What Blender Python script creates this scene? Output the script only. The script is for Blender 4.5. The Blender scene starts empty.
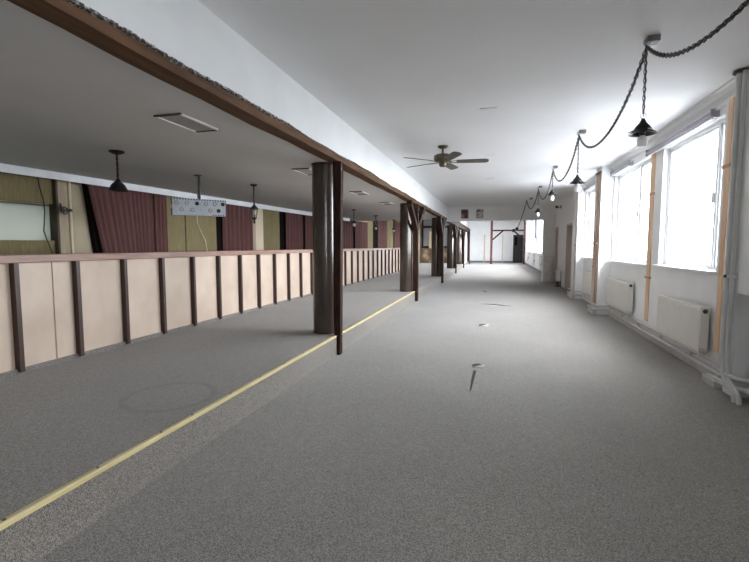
import bpy, bmesh, math, random
from mathutils import Vector, Matrix
random.seed(7)
S = bpy.context.scene
C = S.collection

# ------------------------------------------------------------------ camera
cam_d = bpy.data.cameras.new('camera')
cam_d.sensor_fit = 'HORIZONTAL'
cam_d.sensor_width = 36.0
cam_d.lens = 440.0 * 36.0 / 749.0
cam_d.clip_start = 0.05
cam_d.clip_end = 300
cam = bpy.data.objects.new('camera', cam_d)
C.objects.link(cam)
_pitch = math.atan2(35.0, 440.0)
_d = Vector((120.5, -35.0, 440.0)).normalized()
_Z = Vector((0, -math.cos(_pitch), -math.sin(_pitch)))
_X = _d.cross(_Z)
R3 = Matrix(((_X[0], -_X[1], -_X[2]), (_d[0], -_d[1], -_d[2]), (_Z[0], -_Z[1], -_Z[2])))
cam.matrix_world = Matrix.Translation((0, 0, 1.3)) @ R3.to_4x4()
S.camera = cam

# ------------------------------------------------------------------ light, exposure
W = bpy.data.worlds.new('overcast_sky')
S.world = W
W.use_nodes = True
bg = W.node_tree.nodes['Background']
bg.inputs[0].default_value = (0.885, 0.94, 1.0, 1)
bg.inputs[1].default_value = 7.3
S.view_settings.view_transform = 'Standard'
S.view_settings.look = 'None'
S.view_settings.gamma = 1.0
S.view_settings.use_curve_mapping = False
S.view_settings.exposure = 2.0
S.cycles.diffuse_bounces = 10
S.cycles.max_bounces = 14
S.cycles.transparent_max_bounces = 16
S.cycles.sample_clamp_indirect = 20.0


def portal(loc, normal, sx, sy):
    l = bpy.data.lights.new('daylight_portal', 'AREA')
    l.shape = 'RECTANGLE'
    l.size = sx
    l.size_y = sy
    l.cycles.is_portal = True
    o = bpy.data.objects.new('daylight_portal', l)
    o.location = loc
    o.rotation_euler = Vector(normal).to_track_quat('-Z', 'Z').to_euler()
    C.objects.link(o)


# window openings of the right wall: y0, y1, sill z, lintel z
XR = 2.1
WINS = [(5.05, 6.64, 1.04, 2.56), (7.13, 9.05, 1.03, 2.58), (9.70, 11.66, 1.03, 2.60)]
FILL_WINS = [(-1.9, -0.5, 1.04, 2.5)]   # unseen, added behind the camera to light the near floor
FWINS = [(18.7, 20.5, 0.95, 2.75), (21.6, 24.3, 0.95, 2.85), (25.2, 28.2, 0.95, 2.85), (29.2, 32.4, 0.95, 2.85)]
for a, b, s, t in WINS + FWINS + FILL_WINS:
    portal((XR + 0.19, (a + b) / 2, (s + t) / 2), (-1, 0, 0), b - a, t - s)


# ------------------------------------------------------------------ materials
def new_mat(name):
    m = bpy.data.materials.new(name)
    m.use_nodes = True
    return m, m.node_tree, m.node_tree.nodes['Principled BSDF']


def N(nt, t, **k):
    n = nt.nodes.new(t)
    for a, v in k.items():
        setattr(n, a, v)
    return n


def mat(name, c, rough=0.6, c2=None, scale=8.0, stretch=(1, 1, 1), bump=0.0, bscale=None, metal=0.0, spec=0.5, lo=0.35, hi=0.65, detail=4.0, coat=0.0):
    m, nt, b = new_mat(name)
    b.inputs['Roughness'].default_value = rough
    b.inputs['Metallic'].default_value = metal
    b.inputs['Specular IOR Level'].default_value = spec
    b.inputs['Coat Weight'].default_value = coat
    if c2 is None:
        c2 = tuple(x * 0.93 for x in c)
    tc = N(nt, 'ShaderNodeTexCoord')
    mp = N(nt, 'ShaderNodeMapping')
    mp.inputs['Scale'].default_value = stretch
    nt.links.new(tc.outputs['Object'], mp.inputs[0])
    nz = N(nt, 'ShaderNodeTexNoise')
    nz.inputs['Scale'].default_value = scale
    nz.inputs['Detail'].default_value = detail
    nt.links.new(mp.outputs[0], nz.inputs['Vector'])
    cr = N(nt, 'ShaderNodeValToRGB')
    cr.color_ramp.elements[0].position = lo
    cr.color_ramp.elements[1].position = hi
    cr.color_ramp.elements[0].color = (*c, 1)
    cr.color_ramp.elements[1].color = (*c2, 1)
    nt.links.new(nz.outputs['Fac'], cr.inputs[0])
    nt.links.new(cr.outputs[0], b.inputs['Base Color'])
    if bump:
        nb = nz
        if bscale:
            nb = N(nt, 'ShaderNodeTexNoise')
            nb.inputs['Scale'].default_value = bscale
            nt.links.new(mp.outputs[0], nb.inputs['Vector'])
        bp = N(nt, 'ShaderNodeBump')
        bp.inputs['Strength'].default_value = bump
        bp.inputs['Distance'].default_value = 0.01
        nt.links.new(nb.outputs['Fac'], bp.inputs['Height'])
        nt.links.new(bp.outputs[0], b.inputs['Normal'])
    return m


def carpet_mat(name, dark, mid, light, ring=None):
    m, nt, b = new_mat(name)
    b.inputs['Roughness'].default_value = 0.95
    b.inputs['Specular IOR Level'].default_value = 0.15
    b.inputs['Sheen Weight'].default_value = 0.25
    b.inputs['Sheen Roughness'].default_value = 0.6
    tc = N(nt, 'ShaderNodeTexCoord')
    n1 = N(nt, 'ShaderNodeTexVoronoi')         # tufts: one shade of yarn per cell
    n1.inputs['Scale'].default_value = 290
    nt.links.new(tc.outputs['Object'], n1.inputs['Vector'])
    sp = N(nt, 'ShaderNodeSeparateColor')
    nt.links.new(n1.outputs['Color'], sp.inputs[0])
    cr = N(nt, 'ShaderNodeValToRGB')
    e = cr.color_ramp.elements
    e[0].position = 0.08
    e[0].color = (*dark, 1)
    e[1].position = 0.95
    e[1].color = (*light, 1)
    k = e.new(0.5)
    k.color = (*mid, 1)
    nt.links.new(sp.outputs[0], cr.inputs[0])
    n2 = N(nt, 'ShaderNodeTexNoise')          # worn and trodden areas
    n2.inputs['Scale'].default_value = 0.9
    n2.inputs['Detail'].default_value = 5
    nt.links.new(tc.outputs['Object'], n2.inputs['Vector'])
    mr = N(nt, 'ShaderNodeMapRange')
    mr.inputs[1].default_value = 0.3
    mr.inputs[2].default_value = 0.7
    mr.inputs[3].default_value = 0.9
    mr.inputs[4].default_value = 1.08
    nt.links.new(n2.outputs['Fac'], mr.inputs[0])
    mx = N(nt, 'ShaderNodeMix', data_type='RGBA', blend_type='MULTIPLY')
    mx.inputs[0].default_value = 1.0
    nt.links.new(cr.outputs[0], mx.inputs[6])
    nt.links.new(mr.outputs[0], mx.inputs[7])
    out = mx.outputs[2]
    if ring:                                   # round furniture mark pressed into the pile
        vm = N(nt, 'ShaderNodeVectorMath', operation='DISTANCE')
        vm.inputs[1].default_value = (ring[0], ring[1], ring[2])
        nt.links.new(tc.outputs['Object'], vm.inputs[0])
        m1 = N(nt, 'ShaderNodeMath', operation='SUBTRACT')
        m1.inputs[1].default_value = ring[3]
        nt.links.new(vm.outputs['Value'], m1.inputs[0])
        m2 = N(nt, 'ShaderNodeMath', operation='ABSOLUTE')
        nt.links.new(m1.outputs[0], m2.inputs[0])
        mr2 = N(nt, 'ShaderNodeMapRange')
        mr2.inputs[1].default_value = 0.0
        mr2.inputs[2].default_value = 0.035
        mr2.inputs[3].default_value = 0.70
        mr2.inputs[4].default_value = 1.0
        nt.links.new(m2.outputs[0], mr2.inputs[0])
        mx2 = N(nt, 'ShaderNodeMix', data_type='RGBA', blend_type='MULTIPLY')
        mx2.inputs[0].default_value = 1.0
        nt.links.new(out, mx2.inputs[6])
        nt.links.new(mr2.outputs[0], mx2.inputs[7])
        out = mx2.outputs[2]
    nt.links.new(out, b.inputs['Base Color'])
    bp = N(nt, 'ShaderNodeBump')
    bp.inputs['Strength'].default_value = 0.35
    bp.inputs['Distance'].default_value = 0.003
    nt.links.new(sp.outputs[1], bp.inputs['Height'])
    nt.links.new(bp.outputs[0], b.inputs['Normal'])
    return m


def glass_mat(name, tint=(1, 1, 1), refl=0.06):
    m, nt, b = new_mat(name)
    nt.nodes.remove(b)
    t = N(nt, 'ShaderNodeBsdfTransparent')
    t.inputs[0].default_value = (*tint, 1)
    g = N(nt, 'ShaderNodeBsdfGlossy')
    g.inputs['Roughness'].default_value = 0.02
    lw = N(nt, 'ShaderNodeLayerWeight')
    lw.inputs[0].default_value = 0.5
    pw = N(nt, 'ShaderNodeMath', operation='POWER')
    pw.inputs[1].default_value = 4.0
    nt.links.new(lw.outputs['Facing'], pw.inputs[0])
    ad = N(nt, 'ShaderNodeMath', operation='MULTIPLY_ADD')
    ad.inputs[1].default_value = 0.6
    ad.inputs[2].default_value = refl * 0.5
    nt.links.new(pw.outputs[0], ad.inputs[0])
    mx = N(nt, 'ShaderNodeMixShader')
    nt.links.new(ad.outputs[0], mx.inputs[0])
    nt.links.new(t.outputs[0], mx.inputs[1])
    nt.links.new(g.outputs[0], mx.inputs[2])
    nt.links.new(mx.outputs[0], nt.nodes['Material Output'].inputs[0])
    return m


def frosted_mat(name, c):
    m, nt, b = new_mat(name)
    nt.nodes.remove(b)
    tl = N(nt, 'ShaderNodeBsdfTranslucent')
    df = N(nt, 'ShaderNodeBsdfDiffuse')
    tc = N(nt, 'ShaderNodeTexCoord')
    nz = N(nt, 'ShaderNodeTexNoise')
    nz.inputs['Scale'].default_value = 2.2
    nt.links.new(tc.outputs['Object'], nz.inputs['Vector'])
    cr = N(nt, 'ShaderNodeValToRGB')
    cr.color_ramp.elements[0].color = (*c, 1)
    cr.color_ramp.elements[1].color = (*[x * 0.8 for x in c], 1)
    nt.links.new(nz.outputs['Fac'], cr.inputs[0])
    nt.links.new(cr.outputs[0], tl.inputs[0])
    df.inputs[0].default_value = (0.6, 0.6, 0.56, 1)
    mx = N(nt, 'ShaderNodeMixShader')
    mx.inputs[0].default_value = 0.4
    nt.links.new(tl.outputs[0], mx.inputs[1])
    nt.links.new(df.outputs[0], mx.inputs[2])
    nt.links.new(mx.outputs[0], nt.nodes['Material Output'].inputs[0])
    return m


def stone_mat(name):
    m, nt, b = new_mat(name)
    tc = N(nt, 'ShaderNodeTexCoord')
    v = N(nt, 'ShaderNodeTexVoronoi')
    v.inputs['Scale'].default_value = 2.4
    nt.links.new(tc.outputs['Object'], v.inputs['Vector'])
    cr = N(nt, 'ShaderNodeValToRGB')
    e = cr.color_ramp.elements
    e[0].color = (0.60, 0.46, 0.31, 1)
    e[1].color = (0.05, 0.032, 0.022, 1)
    k = e.new(0.5)
    k.color = (0.20, 0.13, 0.08, 1)
    nt.links.new(v.outputs['Distance'], cr.inputs[0])
    nt.links.new(cr.outputs[0], b.inputs['Base Color'])
    b.inputs['Roughness'].default_value = 0.8
    return m


def emis_mat(name, c, s):
    m, nt, b = new_mat(name)
    b.inputs['Base Color'].default_value = (*c, 1)
    b.inputs['Emission Color'].default_value = (*c, 1)
    b.inputs['Emission Strength'].default_value = s
    return m


M = dict(
    wall=mat('white_wall_paint', (0.86, 0.86, 0.86), 0.7, (0.82, 0.82, 0.82), 3.0, bump=0.08, bscale=60),
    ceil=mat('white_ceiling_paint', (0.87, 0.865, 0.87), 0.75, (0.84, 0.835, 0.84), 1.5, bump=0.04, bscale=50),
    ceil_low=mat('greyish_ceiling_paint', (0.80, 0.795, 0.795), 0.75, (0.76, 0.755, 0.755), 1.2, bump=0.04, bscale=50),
    soffit=mat('white_plaster', (0.85, 0.86, 0.86), 0.75, (0.80, 0.81, 0.81), 2.0, bump=0.05, bscale=40),
    rubble=mat('broken_plaster', (0.06, 0.05, 0.045), 0.95, (0.55, 0.53, 0.50), 60, bump=1.0, lo=0.47, hi=0.66),
    tan_wall=mat('tan_plaster', (0.47, 0.40, 0.28), 0.85, (0.40, 0.335, 0.23), 3.5, bump=0.1, bscale=40),
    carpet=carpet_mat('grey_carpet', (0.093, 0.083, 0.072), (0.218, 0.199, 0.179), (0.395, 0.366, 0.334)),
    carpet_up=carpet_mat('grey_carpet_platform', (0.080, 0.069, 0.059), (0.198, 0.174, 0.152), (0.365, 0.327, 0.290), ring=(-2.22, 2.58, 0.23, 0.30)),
    brass=mat('brass_strip', (0.82, 0.69, 0.36), 0.38, (0.70, 0.56, 0.25), 14, (1, 0.3, 1), metal=0.15),
    brass_dk=mat('brass_screw', (0.10, 0.08, 0.05), 0.5),
    col=mat('brown_gloss_column', (0.060, 0.041, 0.030), 0.19, (0.047, 0.033, 0.025), 6, spec=0.55),
    timber=mat('dark_timber', (0.052, 0.026, 0.018), 0.6, (0.024, 0.012, 0.009), 9, (6, 6, 0.6), bump=0.3, spec=0.08),
    beam=mat('brown_beam_wood', (0.17, 0.092, 0.050), 0.7, (0.095, 0.05, 0.028), 5, (6, 0.5, 6), bump=0.15, spec=0.15),
    redpost=mat('red_brown_timber', (0.13, 0.035, 0.03), 0.5, (0.085, 0.025, 0.022), 7, (5, 5, 0.6)),
    board=mat('pale_birch_board', (0.71, 0.57, 0.455), 0.5, (0.60, 0.465, 0.36), 2.6, (1, 1, 0.8), detail=6),
    rail=mat('pinkish_brown_rail', (0.36, 0.205, 0.15), 0.42, (0.27, 0.145, 0.105), 7, (6, 0.5, 6)),
    fin=mat('dark_red_fin', (0.066, 0.030, 0.022), 0.45, (0.042, 0.019, 0.014), 9, (6, 6, 0.6)),
    curtain=mat('burgundy_curtain', (0.120, 0.048, 0.041), 0.9, (0.080, 0.030, 0.026), 30, (5, 5, 0.15), bump=0.2),
    void=mat('matte_black', (0.010, 0.008, 0.007), 0.9, spec=0.05),  # its black also stands in for unlit gaps between the curtains
    olive=mat('olive_fabric', (0.245, 0.20, 0.098), 0.9, (0.170, 0.135, 0.062), 26, (4, 4, 0.2), bump=0.2),
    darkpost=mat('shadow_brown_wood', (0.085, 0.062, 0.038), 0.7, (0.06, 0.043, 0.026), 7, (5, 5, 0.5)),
    tanpost=mat('tan_wood', (0.40, 0.315, 0.215), 0.6, (0.33, 0.25, 0.165), 7, (5, 5, 0.5)),
    cream=mat('cream_pipe_paint', (0.62, 0.50, 0.34), 0.4),
    pelmet=mat('white_pelmet', (0.88, 0.90, 0.92), 0.5),
    black=mat('black_metal', (0.013, 0.013, 0.013), 0.4, (0.02, 0.02, 0.02), 20, metal=0.3),
    chain=mat('dark_chain_metal', (0.035, 0.033, 0.03), 0.3, (0.13, 0.125, 0.12), 60, metal=0.8),
    chrome=mat('bright_steel', (0.62, 0.62, 0.62), 0.25, metal=1.0),
    galv=mat('grey_sheet_metal', (0.42, 0.45, 0.49), 0.5, (0.36, 0.39, 0.43), 6, metal=0.15),
    galv_dk=mat('dull_steel', (0.20, 0.20, 0.20), 0.45, metal=0.4),
    brass_hl=mat('brass_highlight', (0.93, 0.85, 0.58), 0.35),
    gold=mat('brass_socket', (0.26, 0.20, 0.11), 0.45, metal=0.3),
    alu=mat('aluminium_trim', (0.85, 0.85, 0.84), 0.35),
    grille=mat('grey_mesh_grille', (0.42, 0.42, 0.43), 0.7, (0.62, 0.62, 0.63), 140, lo=0.45, hi=0.55, metal=0.1),
    bulb=mat('milky_bulb_glass', (0.93, 0.93, 0.93), 0.12, (0.9, 0.9, 0.9), 4),
    clear=glass_mat('clear_bulb_glass', (0.86, 0.87, 0.87)),
    fan=mat('antique_brass', (0.16, 0.135, 0.085), 0.38, (0.10, 0.082, 0.052), 12, metal=0.7),
    blade=mat('dark_walnut_blade', (0.105, 0.082, 0.062), 0.4, (0.07, 0.053, 0.04), 8, (1, 6, 1)),
    rad=mat('cream_radiator_enamel', (0.76, 0.74, 0.68), 0.35, (0.73, 0.71, 0.65), 3),
    radw=mat('white_radiator_enamel', (0.80, 0.80, 0.79), 0.35),
    dark=mat('dark_plastic', (0.05, 0.045, 0.042), 0.5),
    pvc=mat('white_pvc_frame', (0.90, 0.91, 0.92), 0.3),
    glass=glass_mat('window_glass'),
    blind=mat('lilac_grey_blind', (0.36, 0.345, 0.39), 0.5, (0.32, 0.305, 0.35), 6),
    orange=mat('orange_cable_board', (0.80, 0.54, 0.33), 0.55, (0.72, 0.46, 0.27), 6, (5, 5, 0.5)),
    orange_dk=mat('rusty_bracket', (0.55, 0.33, 0.20), 0.6),
    pipe=mat('grey_pipe_paint', (0.62, 0.62, 0.61), 0.4, (0.56, 0.56, 0.55), 5),
    pipew=mat('white_pipe_paint', (0.66, 0.65, 0.63), 0.4, (0.57, 0.55, 0.52), 7),
    pinkb=mat('pink_brown_board', (0.43, 0.30, 0.215), 0.55, (0.35, 0.24, 0.17), 6, (5, 5, 0.5)),
    jamb=mat('pale_brown_door_frame', (0.60, 0.51, 0.44), 0.5, (0.54, 0.45, 0.385), 6, (5, 5, 0.5)),
    doorw=mat('grey_brown_door', (0.34, 0.29, 0.26), 0.5, (0.30, 0.255, 0.23), 6, (5, 5, 0.5)),
    doorb=mat('black_door_paint', (0.020, 0.018, 0.020), 0.45),
    frosted=frosted_mat('frosted_pane', (0.25, 0.262, 0.238)),
    stone=stone_mat('brown_stone_cladding'),
    screen=mat('grey_blue_panel', (0.26, 0.29, 0.32), 0.4, (0.21, 0.235, 0.26), 2),
    lilac=mat('pale_lilac_cloth', (0.56, 0.55, 0.62), 0.8),
    niche=mat('grey_niche_paint', (0.36, 0.355, 0.345), 0.7),
    paper=mat('white_poster_paper', (0.72, 0.70, 0.68), 0.6),
    printa=mat('dark_red_print', (0.055, 0.022, 0.022), 0.5, (0.38, 0.17, 0.15), 7, lo=0.42, hi=0.62),
    printb=mat('grey_print', (0.12, 0.11, 0.11), 0.5, (0.50, 0.46, 0.45), 9, lo=0.42, hi=0.58),
    pale=mat('pale_pine', (0.72, 0.60, 0.44), 0.6, (0.60, 0.47, 0.32), 4, (4, 4, 1.5)),
    base=mat('grey_baseboard', (0.20, 0.21, 0.23), 0.6),
    backing=mat('carpet_backing', (0.62, 0.60, 0.57), 0.9, (0.5, 0.48, 0.46), 40),
    cut_dark=mat('subfloor_and_flap_shade', (0.028, 0.026, 0.025), 0.9, (0.05, 0.046, 0.043), 30),
    snow=mat('pale_yard_ground', (0.30, 0.305, 0.31), 0.9, (0.25, 0.255, 0.26), 0.6),
    plast=mat('white_plastic', (0.85, 0.85, 0.85), 0.35),
    cord=mat('black_cord', (0.018, 0.017, 0.015), 0.6),
    cordw=mat('cream_cord', (0.62, 0.56, 0.42), 0.6),
)


# ------------------------------------------------------------------ mesh helpers
class G:
    def __init__(self):
        self.bm = bmesh.new()

    def hexa(self, p):
        """p: 8 points, bottom ring 0-3 then top ring 4-7"""
        v = [self.bm.verts.new(q) for q in p]
        for f in ((3, 2, 1, 0), (4, 5, 6, 7), (0, 1, 5, 4), (1, 2, 6, 5), (2, 3, 7, 6), (3, 0, 4, 7)):
            self.bm.faces.new([v[i] for i in f])
        return self

    def box(self, x0, x1, y0, y1, z0, z1):
        return self.hexa([(x0, y0, z0), (x1, y0, z0), (x1, y1, z0), (x0, y1, z0), (x0, y0, z1), (x1, y0, z1), (x1, y1, z1), (x0, y1, z1)])

    def prism(self, pts, axis, a, b):
        """extrude a 2-D outline (list of (u, w)) along axis x / y / z from a to b"""
        def P(u, w, t):
            return {'x': (t, u, w), 'y': (u, t, w), 'z': (u, w, t)}[axis]
        A = [self.bm.verts.new(P(u, w, a)) for u, w in pts]
        B = [self.bm.verts.new(P(u, w, b)) for u, w in pts]
        self.bm.faces.new(A[::-1])
        self.bm.faces.new(B)
        n = len(pts)
        for i in range(n):
            j = (i + 1) % n
            self.bm.faces.new((A[i], A[j], B[j], B[i]))
        return self

    def tube(self, path, r, seg=8, caps=True):
        path = [Vector(p) for p in path]
        rs = r if isinstance(r, (list, tuple)) else [r] * len(path)
        rings = []
        n = len(path)
        prev = None
        for i, p in enumerate(path):
            t = (path[min(i + 1, n - 1)] - path[max(i - 1, 0)]).normalized()
            if prev is None:
                up = Vector((0, 0, 1)) if abs(t.z) < 0.9 else Vector((1, 0, 0))
                a = t.cross(up).normalized()
            else:
                a = (prev - t * prev.dot(t)).normalized()
            prev = a
            b = t.cross(a)
            rings.append([self.bm.verts.new(p + (a * math.cos(2 * math.pi * k / seg) + b * math.sin(2 * math.pi * k / seg)) * rs[i]) for k in range(seg)])
        for i in range(n - 1):
            for k in range(seg):
                q = (k + 1) % seg
                self.bm.faces.new((rings[i][k], rings[i][q], rings[i + 1][q], rings[i + 1][k]))
        if caps:
            self.bm.faces.new(rings[0][::-1])
            self.bm.faces.new(rings[-1])
        return self

    def lathe(self, prof, c=(0, 0, 0), seg=24):
        """prof: list of (r, z) from bottom or top; revolved about z through c"""
        rings = []
        for r, z in prof:
            if r < 1e-5:
                rings.append([self.bm.verts.new((c[0], c[1], c[2] + z))])
            else:
                rings.append([self.bm.verts.new((c[0] + r * math.cos(2 * math.pi * k / seg), c[1] + r * math.sin(2 * math.pi * k / seg), c[2] + z)) for k in range(seg)])
        for A, B in zip(rings, rings[1:]):
            for k in range(seg):
                q = (k + 1) % seg
                if len(A) == 1 and len(B) == 1:
                    continue
                if len(A) == 1:
                    self.bm.faces.new((A[0], B[q], B[k]))
                elif len(B) == 1:
                    self.bm.faces.new((A[k], A[q], B[0]))
                else:
                    self.bm.faces.new((A[k], A[q], B[q], B[k]))
        return self

    def link(self, c, t, side, L=0.017, w=0.009, r=0.0028):
        """one oval chain link centred at c, long axis t, lying in the plane t-side"""
        c, t, side = Vector(c), Vector(t).normalized(), Vector(side)
        side = (side - t * side.dot(t)).normalized()
        nrm = t.cross(side)
        rings = []
        n, m = 8, 4
        for i in range(n):
            a = 2 * math.pi * i / n
            ctr = c + t * (L * math.cos(a)) + side * (w * math.sin(a))
            out = (t * math.cos(a) + side * math.sin(a)).normalized()
            rings.append([self.bm.verts.new(ctr + (out * math.cos(2 * math.pi * k / m) + nrm * math.sin(2 * math.pi * k / m)) * r) for k in range(m)])
        for i in range(n):
            j = (i + 1) % n
            for k in range(m):
                q = (k + 1) % m
                self.bm.faces.new((rings[i][k], rings[i][q], rings[j][q], rings[j][k]))
        return self

    def chain(self, path, L=0.017, w=0.009, r=0.0028):
        pts = [Vector(p) for p in path]
        step = 2 * L - 3 * r
        i, pos, k = 0, 0.0, 0
        seglen = [(b - a).length for a, b in zip(pts, pts[1:])]
        tot = sum(seglen)
        d = step / 2
        while d < tot:
            acc = 0
            for (a, b), l in zip(zip(pts, pts[1:]), seglen):
                if acc + l >= d:
                    t = (b - a).normalized()
                    p = a + t * (d - acc)
                    break
                acc += l
            s1 = Vector((1, 0.2, 0)) if abs(t.x) < 0.9 else Vector((0, 1, 0))
            s2 = t.cross(s1)
            self.link(p, t, s1 if k % 2 else s2, L, w, r)
            d += step
            k += 1
        return self

    def build(self, name, m, parent=None, smooth=None, bevel=0.0, kind=None):
        bmesh.ops.recalc_face_normals(self.bm, faces=self.bm.faces)
        me = bpy.data.meshes.new(name)
        self.bm.to_mesh(me)
        self.bm.free()
        me.materials.append(M[m] if isinstance(m, str) else m)
        if smooth is not None:
            for p in me.polygons:
                p.use_smooth = True
            me.set_sharp_from_angle(angle=math.radians(smooth))
        o = bpy.data.objects.new(name, me)
        C.objects.link(o)
        if bevel:
            bv = o.modifiers.new('bevel', 'BEVEL')
            bv.width = bevel
            bv.segments = 2
            bv.limit_method = 'ANGLE'
        if parent is not None:
            o.parent = parent
            o.matrix_parent_inverse = parent.matrix_basis.inverted()
        if kind:
            o['kind'] = kind
        return o


def tag(o, label, cat, group=None):
    o['label'] = label
    o['category'] = cat
    o['kind'] = 'thing'
    if group:
        o['group'] = group
    return o


def empty(name, loc, label, cat, group=None):
    o = bpy.data.objects.new(name, None)
    o.location = loc
    o.empty_display_size = 0.1
    C.objects.link(o)
    return tag(o, label, cat, group)


def struct(g, name, m, label=None, cat=None, parent=None, **k):
    o = g.build(name, m, parent, **k)
    if parent is None:
        o['kind'] = 'structure'
        if label:
            o['label'] = label
            o['category'] = cat
    return o


def copy_tree(o, parent=None):
    c = o.copy()
    C.objects.link(c)
    if parent is not None:
        c.parent = parent
        c.matrix_parent_inverse = o.matrix_parent_inverse.copy()
    for ch in list(o.children):
        copy_tree(ch, c)
    return c


# ------------------------------------------------------------------ room shell
YB, YF = -2.6, 36.0            # back and far end of the hall
ZC, ZL, ZF = 2.78, 2.29, 3.2   # main ceiling, low ceiling, far ceiling
YH = 17.1                      # header across the hall
ZP = 0.23                      # platform
XS = -1.80                     # platform edge
XL0 = -5.94


def LP(y, off=0.0):
    """x of the skewed left wall line at y"""
    return XL0 + 0.06 * (y - 4) + off


struct(G().box(-6.9, 2.6, YB, YF + 0.2, -0.12, 0.0), 'floor', 'carpet', 'grey speckled carpet over the long hall floor', 'floor')
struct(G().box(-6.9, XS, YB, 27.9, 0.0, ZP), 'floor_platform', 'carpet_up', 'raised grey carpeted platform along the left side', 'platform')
struct(G().box(-1.9, 2.6, YB, YH + 0.25, ZC, ZC + 0.2), 'ceiling', 'ceil', 'white plaster ceiling above the main aisle', 'ceiling')
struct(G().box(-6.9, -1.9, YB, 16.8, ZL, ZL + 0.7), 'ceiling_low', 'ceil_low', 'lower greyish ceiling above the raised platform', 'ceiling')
struct(G().box(-6.9, 2.6, 16.8, YF + 0.2, ZF, ZF + 0.2), 'ceiling_far', 'ceil', 'higher white ceiling in the room beyond the header', 'ceiling')
struct(G().box(-6.9, 2.6, YB - 0.2, YB, -0.1, 3.4), 'wall_back', 'wall')
struct(G().box(-6.9, 2.6, YF, YF + 0.2, -0.1, 3.4), 'wall_far', 'wall', 'bright white end wall of the hall', 'wall')

# right wall with its openings
g = G()
T = 0.22
DOORS = [(13.05, 14.5, 1.97), (16.35, 17.0, 1.96)]
cuts = sorted([(3.3, 4.40, 0.0, 0.90)] + [(a, b, s, t) for a, b, s, t in WINS + FWINS + FILL_WINS] + [(a, b, 0.0, t) for a, b, t in DOORS])
y = YB
for a, b, s, t in cuts:
    g.box(XR, XR + T, y, a, -0.1, 3.4)
    if s > 0:
        g.box(XR, XR + T, a, b, -0.1, s)
    g.box(XR, XR + T, a, b, t, 3.4)
    y = b
g.box(XR, XR + T, y, YF + 0.1, -0.1, 3.4)
struct(g, 'wall_right', 'wall', 'white window wall along the right of the hall', 'wall')
# shallow piers standing out from the right wall
g = G()
g.box(2.0, XR, 3.2, 4.56, 0.90, ZC)
g.box(2.0, XR, 4.40, 4.56, 0.0, 0.90)
g.box(XR + 0.15, XR + T, 3.3, 4.40, 0.0, 0.90)
struct(g, 'wall_pier_near', 'wall', 'white wall pier with a low niche at the right edge', 'pier')
struct(G().box(1.89, XR, 9.12, 9.58, 0.0, ZC), 'wall_pier_middle', 'wall', 'white wall pier between second and third windows', 'pier')
struct(G().box(1.93, XR, 11.72, 12.45, 0.0, ZC), 'wall_pier_far', 'wall', 'white wall pier before the first door', 'pier')
struct(G().box(XR + 0.135, XR + 0.15, 3.3, 4.40, 0.0, 0.90), 'trim_5', 'niche', 'dark grey panel in the low niche at the right edge', 'panel')
# header across the hall, its right pier and boxed foot
struct(G().box(-1.9, 2.1, YH, YH + 0.25, 2.25, ZC + 0.01).box(-1.9, 2.1, YH + 0.02, YH + 0.25, ZC, ZF + 0.05), 'wall_header', 'wall', 'white header wall spanning the far end of the aisle', 'header')
struct(G().box(1.68, 2.1, YH, YH + 0.25, 0.0, 2.25), 'wall_header_pier', 'wall', 'white pier under the right end of the header', 'pier')
struct(G().box(1.70, 2.0, YH - 0.2, YH, 0.0, 0.92).box(1.68, 2.02, YH - 0.22, YH, 0.92, 0.95), 'trim_1', 'pipew', 'low boxed plinth in front of the header pier', 'trim')
# vertical plaster face between the two ceilings, with its broken lower edge
ys = [YB + 0.035 * i for i in range(int((YH - YB) / 0.035) + 1)]
def edge_z(y):
    w = 0.006 * math.sin(y * 2.3) + 0.004 * math.sin(y * 7.1 + 1)
    s = 0.012 * math.exp(-((y - 5.6) / 1.1) ** 2)
    return 2.352 + w + s
g = G()
front, frontb = [], []
rows = []
for y in ys:
    z = edge_z(y) + random.uniform(-0.004, 0.004)
    rows.append([g.bm.verts.new(p) for p in ((-1.765, y, ZC + 0.02), (-1.765, y, z), (-1.90, y, z), (-1.90, y, ZC + 0.02))])
for A, B in zip(rows, rows[1:]):
    for k in range(4):
        q = (k + 1) % 4
        g.bm.faces.new((A[k], A[q], B[q], B[k]))
g.bm.faces.new(rows[0])
g.bm.faces.new(rows[-1][::-1])
struct(g, 'wall_bulkhead', 'soffit', 'white plaster bulkhead between the two ceiling heights', 'bulkhead')
g = G()
prev = None
y = 0.6
while y < 10.5:                 # crumbled plaster crust along the bulkhead's lower edge
    amp = 0.018 if y < 3.7 else 0.007
    z = edge_z(y)
    d = random.uniform(0.006, 0.014)
    h0, h1 = random.uniform(0.2, 1) * amp, random.uniform(0.2, 1) * amp
    L = random.uniform(0.02, 0.05)
    g.hexa([(-1.775, y, z - h1), (-1.765 + d, y, z - h1 * 0.6), (-1.765 + d, y + L, z - h0 * 0.6), (-1.775, y + L, z - h0),
            (-1.775, y, z + h0), (-1.765 + 0.3 * d, y, z + h0 * 0.7), (-1.765 + 0.3 * d, y + L, z + h1 * 0.7), (-1.775, y + L, z + h1)])
    y += L * 0.8
struct(g, 'trim_2', 'rubble', 'crumbling plaster edge along the brown beam', 'trim')
# cove moulding and conduit under the right ceiling corner
struct(G().prism([(XR, ZC), (XR - 0.10, ZC), (XR - 0.10, ZC - 0.012), (XR - 0.065, ZC - 0.022), (XR - 0.045, ZC - 0.06), (XR - 0.03, ZC - 0.065), (XR, ZC - 0.09)], 'y', YB, YH), 'trim_3', 'wall', 'white cove moulding along the right ceiling corner', 'trim')

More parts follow.
